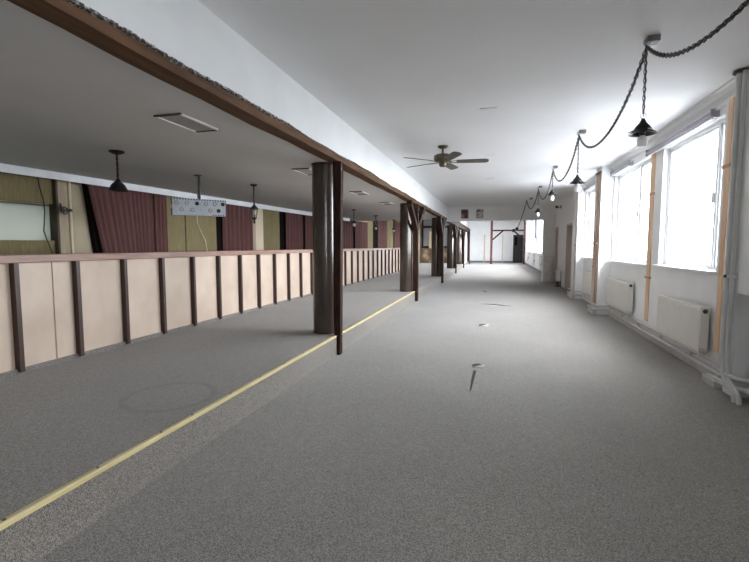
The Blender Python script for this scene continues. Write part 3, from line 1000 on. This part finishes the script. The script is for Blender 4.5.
def swag(y0, y1, sag, label, x0=HX, x1=HX, z0=HZ - 0.015, z1=HZ - 0.015, r=0.0045, cord=True):
    n = 40
    pts = []
    for i in range(n + 1):
        t = i / n
        c = (math.cosh(3.2 * (t - 0.5)) - math.cosh(1.6)) / (math.cosh(1.6) - 1)
        pts.append((x0 - 0.01 + (x1 - x0) * t, y0 + (y1 - y0) * t, z0 + (z1 - z0) * t + sag * c))
    rr = empty('chain_swag', pts[0], label, 'chain', 'black chain swags along the ceiling')
    G().chain(pts, 0.024, 0.013, r).build('links', 'chain', rr)
    wob = [(p[0] + 0.006 * math.sin(i * 1.7), p[1], p[2] + 0.006 * math.cos(i * 1.7)) for i, p in enumerate(pts)]
    G().tube(wob, 0.0062, 6).build('woven_cable', 'cord', rr, smooth=60)


swag(HY[0], HY[1], 0.38, 'black chain swag nearest the camera, leaving the top right corner')
swag(HY[1], HY[2], 0.36, 'black chain swag between the first two pendant lamps')
swag(HY[2], HY[3], 0.36, 'black chain swag between the second and third pendant lamps')
swag(HY[3], HY[4], 0.38, 'black chain swag between the third and fourth pendant lamps')
swag(HY[4], HY[5], 0.36, 'short looking chain swag past the fourth pendant lamp', x1=0.93)
swag(HY[5], 17.6, 0.10, 'last chain running from the far hook down to bare sockets', x0=0.93, x1=0.80, z1=1.98)
for dx, dz, l in [(0.0, 0.0, 'upper black lamp socket at the far end of the chain'), (-0.12, -0.06, 'lower black lamp socket at the far end of the chain')]:
    tag(G().lathe([(0, 0.07), (0.04, 0.06), (0.07, 0.0), (0.05, -0.06), (0, -0.07)], (0.79 + dx, 17.62, 1.95 + dz), 12).build('lamp_socket', 'black', smooth=50), l, 'lamp socket', 'bare lamp sockets')

pl = ['nearest black metal shade pendant with a stubby pale bulb, beside the first two windows', 'second black shade pendant with a round white bulb, left of the brown pier board', 'third black shade pendant with an elongated bulb', 'fourth and smallest black shade pendant, in front of the header']
for i in range(4):
    cx, cy = HX - 0.012, HY[i + 1]
    zb = [2.105, 2.11, 2.25, 2.14][i]     # rim of the shade
    r = empty('pendant_lamp', (cx, cy, HZ - 0.02), pl[i], 'lamp', 'shade pendants on the chain')
    G().chain([(cx, cy, HZ - 0.02), (cx, cy, zb + 0.145)], 0.020, 0.010, 0.0032).tube([(cx, cy, HZ - 0.02), (cx + 0.004, cy, (HZ + zb) / 2), (cx, cy, zb + 0.12)], 0.0035, 5).build('drop_chain', 'chain', r)
    g = G()
    g.tube([(cx + 0.019 * math.cos(a), cy, zb + 0.127 + 0.019 * math.sin(a)) for a in [2 * math.pi * k / 14 for k in range(15)]], 0.003, 6, False)
    g.build('ring', 'chrome', r, smooth=60)
    G().lathe([(0, 0.11), (0.012, 0.105), (0.018, 0.09), (0.026, 0.075), (0.042, 0.058), (0.058, 0.032), (0.066, 0.018), (0.088, 0.004), (0.090, -0.002), (0.078, 0.0), (0.060, 0.012), (0.04, 0.04), (0, 0.06)], (cx, cy, zb), 32).build('shade', 'black', r, smooth=40)
    g = G()
    for k in range(4):
        a = math.radians(15 + 90 * k)
        g.tube([(cx + 0.066 * math.cos(a), cy + 0.066 * math.sin(a), zb + 0.022), (cx + 0.112 * math.cos(a), cy + 0.112 * math.sin(a), zb + 0.006)], [0.006, 0.004], 6)
    g.build('rim_prongs', 'chrome', r, smooth=50)
    G().lathe([(0, 0.05), (0.02, 0.048), (0.022, 0.0), (0.019, -0.012), (0, -0.012)], (cx, cy, zb), 14).build('socket', 'chain', r, smooth=40)
    if i == 0:
        G().lathe([(0.014, -0.01), (0.03, -0.03), (0.032, -0.06), (0.030, -0.085), (0.0, -0.092)], (cx, cy, zb), 18).build('bulb', 'bulb', r, smooth=60)
    elif i == 1:
        G().lathe([(0.016, -0.01), (0.03, -0.03), (0.046, -0.055), (0.046, -0.075), (0.03, -0.105), (0, -0.115)], (cx, cy, zb), 20).build('bulb', 'bulb', r, smooth=60)
    else:
        G().lathe([(0.016, -0.005), (0.032, -0.02), (0.036, -0.08), (0.028, -0.105), (0, -0.115)], (cx, cy, zb), 18).build('bulb', 'bulb', r, smooth=60)

# ------------------------------------------------------------------ windows
def window(idx, a, b, s, t, mull, depth=0.06, sill=True, label=None):
    x = XR + depth
    g = G()
    F = 0.035
    D = 0.07
    g.box(x, x + D, a, b, s, s + F)
    g.box(x, x + D, a, b, t - F, t)
    g.box(x, x + D, a, a + F, s, t)
    g.box(x, x + D, b - F, b, s, t)
    w = g.build('window_%d' % idx, 'pvc', bevel=0.004)
    w['kind'] = 'structure'
    if label:
        w['label'] = label
        w['category'] = 'window'
    ms = [a + F] + mull + [b - F]
    for k, m in enumerate(mull):
        G().box(x - 0.005, x + D + 0.005, m - 0.022, m + 0.022, s + F, t - F).build('mullion', 'pvc', w, bevel=0.004)
    for p, q in zip(ms, ms[1:]):
        p2 = p + (0.022 if p in mull else 0)
        q2 = q - (0.022 if q in mull else 0)
        g = G()
        e = 0.032
        g.box(x + 0.01, x + 0.06, p2, q2, s + F, s + F + e).box(x + 0.01, x + 0.06, p2, q2, t - F - e, t - F)
        g.box(x + 0.01, x + 0.06, p2, p2 + e, s + F, t - F).box(x + 0.01, x + 0.06, q2 - e, q2, s + F, t - F)
        sash = g.build('sash', 'pvc', w, bevel=0.004)
        G().box(x + 0.032, x + 0.038, p2 + e, q2 - e, s + F + e, t - F - e).build('pane', 'glass', sash)
        G().box(x - 0.022, x + 0.012, p2 + 0.014, p2 + 0.034, (s + t) / 2 - 0.06, (s + t) / 2 + 0.05).build('handle', 'pvc', sash, bevel=0.004)
    if sill:
        G().box(XR - 0.06, XR - 0.0005, a - 0.03, b + 0.03, s - 0.02, s + 0.014).box(XR - 0.0005, x + 0.004, a, b, s + 0.0005, s + 0.014).build('window_sill', 'pvc', w, bevel=0.006)


WL = ['nearest bright white framed window, above the largest radiator', 'second bright window, between the orange strip and the brown board', 'third bright window, just before the first doorway']
for i, (a, b, s, t) in enumerate(WINS):
    window(i + 1, a, b, s, t, [[5.29], [7.80], [11.28]][i], label=WL[i])
window(9, *FILL_WINS[0], [-1.15], label='unseen window added behind the camera to light the near floor')
FL = ['first tall window beyond the header pier', 'second tall window beyond the header', 'third tall window beyond the header', 'farthest window on the right near the black door']
for i, (a, b, s, t) in enumerate(FWINS):
    window(i + 4, a, b, s, t, [(a + b) / 2], label=FL[i])

bl = ['lilac grey roller blind cassette over the nearest window', 'lilac grey roller blind cassette over the second window', 'lilac grey roller blind cassette over the third window']
for i, (a, b, s, t) in enumerate(WINS):
    y0, y1 = [(5.17, 7.10), (7.98, 9.08), (9.75, 11.62)][i]
    z0 = t + 0.005
    r = empty('roller_blind', (XR, (y0 + y1) / 2, z0 + 0.05), bl[i], 'blind', 'blind cassettes above the windows')
    G().prism([(XR, z0 + 0.075), (XR - 0.05, z0 + 0.075), (XR - 0.075, z0 + 0.05), (XR - 0.075, z0 + 0.012), (XR - 0.05, z0), (XR, z0)], 'y', y0, y1).build('cassette', 'blind', r, bevel=0.004)
    for yy in (y0 - 0.012, y1):
        G().box(XR - 0.08, XR, yy, yy + 0.012, z0 - 0.004, z0 + 0.08).build('end_cap', 'blind', r, bevel=0.003)
    G().tube([(XR - 0.05, y0 - 0.05, z0 + 0.05), (XR - 0.02, y0 - 0.09, z0 + 0.07), (XR - 0.002, y0 - 0.12, z0 + 0.07)], 0.007, 6).build('fixing_bracket', 'plast', r, smooth=50)
    # cloth rolled inside, its lower bar showing
    G().box(XR - 0.055, XR - 0.035, y0 + 0.03, y1 - 0.03, z0 - 0.014, z0).build('bottom_bar', 'plast', r)

# ------------------------------------------------------------------ radiators
rg = 'panel radiators under the windows'


def radiator(y0, y1, z0, z1, label, m='rad', x=1.99, full=True):
    r = empty('radiator', (2.05, (y0 + y1) / 2, z0), label, 'radiator', rg)
    G().box(x, x + 0.014, y0, y1, z0, z1).build('front_panel', m, r, bevel=0.006)
    G().box(x + 0.066, x + 0.08, y0, y1, z0, z1).build('back_panel', m, r, bevel=0.006)
    if not full:
        G().box(x + 0.014, x + 0.066, y0 + 0.005, y1 - 0.005, z0 + 0.02, z1 - 0.005).build('convector', m, r)
        G().box(x + 0.08, XR, y0 + 0.1, y0 + 0.14, z0 + 0.2, z0 + 0.3).build('bracket', 'dark', r)
        return r
    g = G()
    for k in range(int((y1 - y0) / 0.035)):
        yy = y0 + 0.02 + k * 0.035
        g.box(x - 0.002, x + 0.001, yy, yy + 0.02, z0 + 0.035, z1 - 0.035)
    g.build('ribbed_face', m, r)
    for yy in (y0 - 0.002, y1 - 0.004):
        G().box(x + 0.004, x + 0.078, yy, yy + 0.006, z0 + 0.004, z1 - 0.003).build('side_panel', m, r)
    g = G()
    for k in range(int((y1 - y0) / 0.02) - 1):
        yy = y0 + 0.015 + 0.02 * k
        g.box(x + 0.012, x + 0.068, yy, yy + 0.008, z1 - 0.006, z1 - 0.001)
    g.box(x + 0.014, x + 0.066, y0 + 0.005, y1 - 0.005, z0 + 0.03, z1 - 0.02)
    g.build('top_grille', m, r)
    G().tube([(x + 0.04, y0 - 0.008, z1 - 0.045), (x + 0.04, y0 - 0.001, z1 - 0.045)], 0.022, 14).build('end_plug', 'dark', r, smooth=40)
    g = G().tube([(x + 0.04, y0 - 0.001, z0 + 0.04), (x + 0.04, y0 - 0.022, z0 + 0.04), (x + 0.04, y0 - 0.026, z0 - 0.01), (x + 0.04, y0 - 0.026, 0.205)], 0.010, 8)
    v = g.build('valve', 'pipew', r, smooth=50)
    G().tube([(x + 0.008, y0 - 0.026, z0 + 0.04), (x + 0.04, y0 - 0.026, z0 + 0.04)], 0.013, 10).build('valve_cap', 'pipew', v, smooth=40)
    for yy in (y0 + 0.15, y1 - 0.15):
        G().box(x + 0.08, XR, yy - 0.02, yy + 0.02, z1 - 0.2, z1 - 0.1).build('bracket', m, r)
    return r


radiator(5.05, 6.24, 0.235, 0.695, 'largest cream radiator, below the nearest window')
radiator(7.55, 8.88, 0.255, 0.735, 'cream radiator below the second window, left of the orange strip')
radiator(9.95, 11.15, 0.24, 0.715, 'cream radiator below the third window, past the brown board')
radiator(18.7, 19.9, 0.2, 0.85, 'white radiator just beyond the header pier', 'radw', full=False)
radiator(21.7, 23.6, 0.2, 0.85, 'white radiator, second beyond the header', 'radw', full=False)
radiator(25.4, 27.6, 0.25, 0.88, 'white radiator, third beyond the header', 'radw', full=False)
radiator(29.8, 32.0, 0.3, 0.9, 'white radiator in the far corner near the black door', 'radw', full=False)

# ------------------------------------------------------------------ vertical strips and pipes on the right wall
def strip(y0, y1, z0, z1, m, label, name='cable_board', clamps=(), group='orange boards on the window wall', x=XR, bm='orange_dk'):
    r = empty(name, (x, (y0 + y1) / 2, z0), label, 'wall board', group)
    G().box(x - 0.014, x, y0, y1, z0, z1).build('board', m, r, bevel=0.002)
    for z in clamps:
        G().box(x - 0.026, x, y0 - 0.035, y1 + 0.035, z - 0.016, z + 0.016).build('bracket', bm, r, bevel=0.002)
    return r


strip(4.885, 4.97, 0.275, 2.67, 'orange', 'orange vertical board beside the near grey pipes', clamps=(2.05,))
strip(6.93, 7.055, 0.235, 2.60, 'orange', 'orange vertical board between the first two windows', clamps=(2.02, 0.86))
r = empty('wall_board', (1.89, 9.3, 0.2), 'brown vertical board with a pink strip on the middle wall pier', 'wall board')
G().box(1.874, 1.89, 9.16, 9.36, 0.2, 2.69).build('board', 'pinkb', r)
G().tube([(1.868, 9.46, 0.2), (1.868, 9.46, 2.70)], 0.02, 8).build('pink_pipe', 'jamb', r, smooth=40)
for z in (2.68, 1.35, 0.9):
    G().box(1.848, 1.89, 9.15, 9.50, z - 0.012, z + 0.012).build('clamp', 'dark' if z > 2.5 else 'orange_dk', r)
r = empty('wall_board', (1.93, 11.9, 0.2), 'thin brown conduit on the far wall pier near the first doorway', 'wall board')
G().box(1.915, 1.93, 11.84, 11.94, 0.1, 2.69).build('board', 'jamb', r)
G().box(1.905, 1.93, 11.82, 11.96, 1.30, 1.33).build('clamp', 'orange_dk', r)

# near vertical pipes turning out over the floor
r = empty('heating_pipe', (1.955, 4.6, 0), 'pair of grey heating pipes by the near pier, bending out at the floor', 'pipe')
def bend(x, y, dy, rr, ztop):
    return G().tube([(x, y, ztop), (x, y, 1.6), (x, y, 0.40), (x - 0.002, y - 0.012, 0.32), (x - 0.008, y - 0.05, 0.22), (x - 0.012, y - 0.10, 0.14), (x - 0.014, y - dy + 0.02, 0.09), (x - 0.012, y - dy, 0.05), (x - 0.01, y - dy - 0.005, 0.0)], rr, 12)
bend(1.965, 4.515, 0.27, 0.025, ZC - 0.03).build('riser_pipe', 'pipe', r, smooth=50)
bend(1.972, 4.445, 0.25, 0.018, ZC - 0.03).build('riser_pipe', 'pipe', r, smooth=50)
G().lathe([(0, 0), (0.05, 0), (0.05, -0.02), (0, -0.02)], (1.965, 4.515, ZC - 0.012), 16).build('collar', 'dark', r, smooth=40)
G().box(1.935, 2.0, 4.42, 4.55, 1.03, 1.05).build('clamp', 'pipew', r, bevel=0.003)
G().tube([(1.935, 4.47, 1.04), (1.92, 4.47, 1.04)], 0.014, 10).build('bolt', 'dark', r, smooth=40)

# horizontal heating pipes along the skirting of the right wall
def jog(x, off):
    pts = []
    for y0_, x_ in ((3.3, x - 0.02 + off), (4.22, x - 0.02 + off), (4.28, x - 0.095 + off), (4.60, x - 0.095 + off), (4.66, x + off), (9.02, x + off), (9.09, x - 0.215 + off), (9.61, x - 0.215 + off), (9.68, x + off), (11.63, x + off), (11.69, x - 0.175 + off), (12.47, x - 0.175 + off)):
        pts.append((x_, y0_))
    return pts


r = empty('skirting_pipe', (2.05, 8.0, 0), 'white heating pipes running along the foot of the window wall', 'pipe')
for z, off, rr in ((0.19, 0.0, 0.018), (0.105, -0.012, 0.022)):
    P_ = []
    for (xa, ya) in jog(2.06, off):
        P_.append((xa, ya, z))
    Q_ = []
    for a, b in zip(P_, P_[1:]):
        Q_.append(a)
        n_ = max(1, int(abs(b[1] - a[1]) / 0.6))
        for k in range(1, n_):
            t = k / n_
            Q_.append(tuple(a[j] + (b[j] - a[j]) * t for j in range(3)))
    Q_.append(P_[-1])
    G().tube(Q_, rr, 10).build('pipe_run', 'pipew', r, smooth=50)
g = G()
for y in (5.4, 6.3, 7.2, 8.1, 8.9, 10.2, 11.3):
    g.tube([(2.06, y, 0.10), (2.06, y, 0.19)], 0.008, 6).tube([(2.06, y, 0.145), (XR, y, 0.145)], 0.007, 6)
g.build('pipe_supports', 'pipew', r)
ft = 'boxed white plinths at the foot of the wall piers'
for (x1, y0, y1, l) in [(2.03, 4.62, 4.88, 'boxed white plinth at the foot of the near pier'), (1.89, 9.12, 9.58, 'boxed white plinth at the foot of the middle pier'), (1.93, 11.72, 12.45, 'boxed white plinth at the foot of the far pier')]:
    tag(G().box(x1 - 0.07, x1, y0, y1, 0.0, 0.065).box(x1 - 0.05, x1, y0 + 0.02, y1 - 0.02, 0.065, 0.075).build('pier_plinth', 'pipew', bevel=0.004), l, 'plinth', ft)
G_ = G().prism([(XR - 0.016, 0.0), (XR, 0.0), (XR, 0.06), (XR - 0.012, 0.06)], 'y', 4.66, 9.1)
struct(G_, 'baseboard_right', 'pipew', 'low painted baseboard behind the heating pipes', 'baseboard')

# ------------------------------------------------------------------ doors and small fittings on the right wall
for i, (a, b, t) in enumerate(DOORS):
    l = ['pale brown doorway just past the third window', 'narrow pale doorway next to the header pier'][i]
    g = G()
    g.box(XR - 0.018, XR + 0.2, a, a + 0.07, 0, t).box(XR - 0.018, XR + 0.2, b - 0.07, b, 0, t).box(XR - 0.018, XR + 0.2, a, b, t - 0.07, t)
    d = struct(g, 'door_%d' % (i + 1), 'jamb', l, 'door', bevel=0.004)
    leaf = G().box(XR + 0.14, XR + 0.18, a + 0.07, b - 0.07, 0.0, t - 0.07).build('door_leaf', 'doorw', d)
    g = G()
    for z0, z1 in ((0.15, 0.85), (1.0, t - 0.2)):
        g.box(XR + 0.132, XR + 0.142, a + 0.17, b - 0.17, z0, z1)
    g.build('door_panel', 'doorw', leaf, bevel=0.006)
    G().tube([(XR + 0.09, b - 0.13, 1.0), (XR + 0.14, b - 0.13, 1.0)], 0.012, 8).tube([(XR + 0.09, b - 0.13, 1.0), (XR + 0.09, b - 0.24, 1.0)], 0.009, 8).build('door_handle', 'chrome', leaf, smooth=50)
    G().box(XR - 0.03, XR, a - 0.05, b + 0.05, t, t + 0.03).build('lintel_cap', 'pvc', d)

yy = 15.1
r = empty('white_canister', (1.96, yy, 0), 'small white upright cylinder on a dark base between the two doorways', 'cylinder')
G().box(1.88, 2.05, yy - 0.14, yy + 0.14, 0, 0.03).box(1.92, 2.0, yy - 0.08, yy + 0.08, 0.03, 0.18).build('base', 'dark', r)
G().lathe([(0, 0.18), (0.075, 0.18), (0.08, 0.2), (0.08, 0.50), (0.06, 0.55), (0, 0.56)], (1.965, yy, 0), 20).build('body', 'plast', r, smooth=40)
G().box(2.02, 2.055, yy - 0.03, yy + 0.03, 0.03, 0.5).build('stand', 'dark', r)
yy = 15.9
r = empty('spotlight', (XR, yy, 2.6), 'small dark spotlight bracketed high on the right wall near the header', 'spotlight')
G().box(XR - 0.02, XR, yy - 0.05, yy + 0.05, 2.55, 2.65).build('wall_plate', 'black', r)
G().tube([(XR - 0.01, yy, 2.6), (XR - 0.12, yy, 2.56), (XR - 0.14, yy, 2.6)], 0.012, 6).build('arm', 'black', r, smooth=50)
G().tube([(XR - 0.10, yy + 0.03, 2.62), (XR - 0.16, yy - 0.04, 2.59)], [0.03, 0.042], 12).build('head', 'black', r, smooth=40)

# posters on the header
for x0, x1, z0, z1, m, l, nm in [(-1.28, -0.98, 2.32, 2.69, 'printa', 'small dark red poster, the left one on the header', 'poster'), (-0.72, -0.43, 2.32, 2.69, 'printb', 'small greyish poster, the right one on the header', 'poster')]:
    r = empty(nm, ((x0 + x1) / 2, YH, z0), l, 'poster', 'two posters on the header')
    G().box(x0, x1, YH - 0.006, YH, z0, z1).build('paper', 'paper', r)
    G().box(x0 + 0.02, x1 - 0.02, YH - 0.008, YH - 0.006, z0 + 0.02, z1 - 0.02).build('print', m, r)

# ------------------------------------------------------------------ far room
struct(G().box(XR - 0.02, XR, YH + 0.3, YF, 0.0, 0.14), 'baseboard_right_far', 'base', 'grey baseboard along the window wall beyond the header', 'baseboard')
r = empty('hanging_blind', (XR - 0.04, 24.8, 1.7), 'pale lilac blind hanging by the far windows beyond the header', 'blind')
G().box(XR - 0.05, XR - 0.04, 24.1, 25.4, 1.75, 3.0).build('cloth', 'lilac', r)
G().box(XR - 0.06, XR - 0.03, 24.1, 25.4, 1.72, 1.76).build('bottom_bar', 'blind', r)
G().tube([(XR - 0.045, 24.05, 3.02), (XR - 0.045, 25.45, 3.02)], 0.03, 10).build('roller', 'blind', r, smooth=40)
G().box(XR - 0.045, XR, 24.1, 24.14, 3.0, 3.05).build('bracket', 'blind', r)
yp = 33.0
r = empty('timber_portal', (0.9, yp, 0), 'red brown timber portal frame with knee braces in the far room', 'frame')
G().box(-0.33, -0.17, yp - 0.08, yp + 0.08, 0, ZF).build('post', 'redpost', r, bevel=0.008)
G().box(1.94, 2.06, yp - 0.06, yp + 0.06, 0, ZF).build('post', 'redpost', r, bevel=0.008)
G().box(-0.17, 1.94, yp - 0.06, yp + 0.06, 2.36, 2.46).build('cross_beam', 'timber', r, bevel=0.006)
def knee(x0, z0, x1, z1):
    d = Vector((x1 - x0, 0, z1 - z0)).normalized()
    nrm = Vector((-d.z, 0, d.x)) * 0.05
    a, b = Vector((x0, yp, z0)), Vector((x1, yp, z1))
    e = Vector((0, 0.045, 0))
    return G().hexa([a - nrm - e, b - nrm - e, b - nrm + e, a - nrm + e, a + nrm - e, b + nrm - e, b + nrm + e, a + nrm + e])
knee(-0.18, 1.75, 0.55, 2.40).build('knee_brace', 'timber', r)
knee(1.95, 1.75, 1.25, 2.40).build('knee_brace', 'timber', r)
d = struct(G().box(1.36, 1.42, YF - 0.05, YF, 0, 2.16).box(2.06, 2.1, YF - 0.05, YF, 0, 2.16).box(1.36, 2.1, YF - 0.05, YF, 2.10, 2.16), 'door_3', 'doorb', 'black door in the far right corner', 'door')
lf = G().box(1.42, 2.06, YF - 0.04, YF, 0, 2.10).build('door_leaf', 'doorb', d)
G().box(1.46, 1.66, YF - 0.05, YF - 0.04, 1.35, 2.0).build('dark_pane', 'void', lf)
G().tube([(1.99, YF - 0.09, 1.02), (1.99, YF - 0.04, 1.02)], 0.02, 8).tube([(1.99, YF - 0.09, 1.02), (1.87, YF - 0.09, 1.02)], 0.012, 8).build('door_handle', 'chrome', lf, smooth=50)
for x, h, w, l in [(-0.80, 2.2, 0.10, 'pale wooden stave standing on the far wall, left of the red post'), (0.57, 2.2, 0.06, 'thin pale stave on the far wall inside the red frame')]:
    tag(G().box(x - w / 2, x + w / 2, YF - 0.05, YF - 0.02, 0.0, h).build('wall_stave', 'pale', bevel=0.004), l, 'stave', 'staves against the far wall')

# ------------------------------------------------------------------ cuts in the carpet
def patch(pts, z0, z1):
    return G().prism(pts, 'z', z0, z1)


def hole(cx, cy, w, d, label, flap=True, tail=None):
    r = empty('carpet_cut', (cx, cy, 0), label, 'carpet cut', 'cuts in the hall carpet')
    n = 10
    pts = [(cx + w * math.cos(2 * math.pi * k / n) * random.uniform(0.85, 1.1), cy + d * math.sin(2 * math.pi * k / n) * random.uniform(0.85, 1.1)) for k in range(n)]
    if tail:
        patch(tail, 0.0003, 0.0020).build('slit', 'cut_dark', r)
    patch(pts, 0.0005, 0.0025).build('opening', 'cut_dark', r)
    if flap:
        g = G()
        g.hexa([(cx - w * 0.7, cy - d * 1.05, 0.002), (cx + w * 1.0, cy - d * 0.9, 0.002), (cx + w * 1.3, cy - d * 0.1, 0.03), (cx + w * 0.5, cy - d * 0.35, 0.016),
                (cx - w * 0.7, cy - d * 1.05, 0.008), (cx + w * 1.0, cy - d * 0.9, 0.008), (cx + w * 1.3, cy - d * 0.1, 0.036), (cx + w * 0.5, cy - d * 0.35, 0.022)])
        g.build('lifted_flap', 'backing', r)


hole(-0.155, 4.83, 0.066, 0.085, 'nearest hole in the carpet with a long torn slit', tail=[(-0.192, 4.63), (-0.197, 4.3), (-0.192, 3.93), (-0.180, 3.98), (-0.172, 4.25), (-0.160, 4.63)])
hole(-0.158, 7.36, 0.075, 0.13, 'second small hole in the carpet with a lifted corner')
r = empty('carpet_cut', (0.04, 10.0, 0), 'long crosswise slit in the carpet with its flap shadow painted dark', 'carpet cut', 'cuts in the hall carpet')
patch([(-0.26, 10.16), (-0.05, 10.16), (0.15, 10.08), (0.36, 9.92), (0.16, 9.84), (-0.02, 9.90), (-0.16, 10.02)], 0.0005, 0.0025).build('slit', 'cut_dark', r)  # dark outline widened to paint in the lifted flap's shadow
G().prism([(-0.20, 10.03), (0.0, 9.91), (0.16, 9.85), (0.30, 9.87), (0.0, 9.80)], 'z', 0.002, 0.007).build('lifted_flap', 'backing', r)
hole(-0.25, 12.95, 0.06, 0.13, 'farthest small hole in the carpet', flap=False)
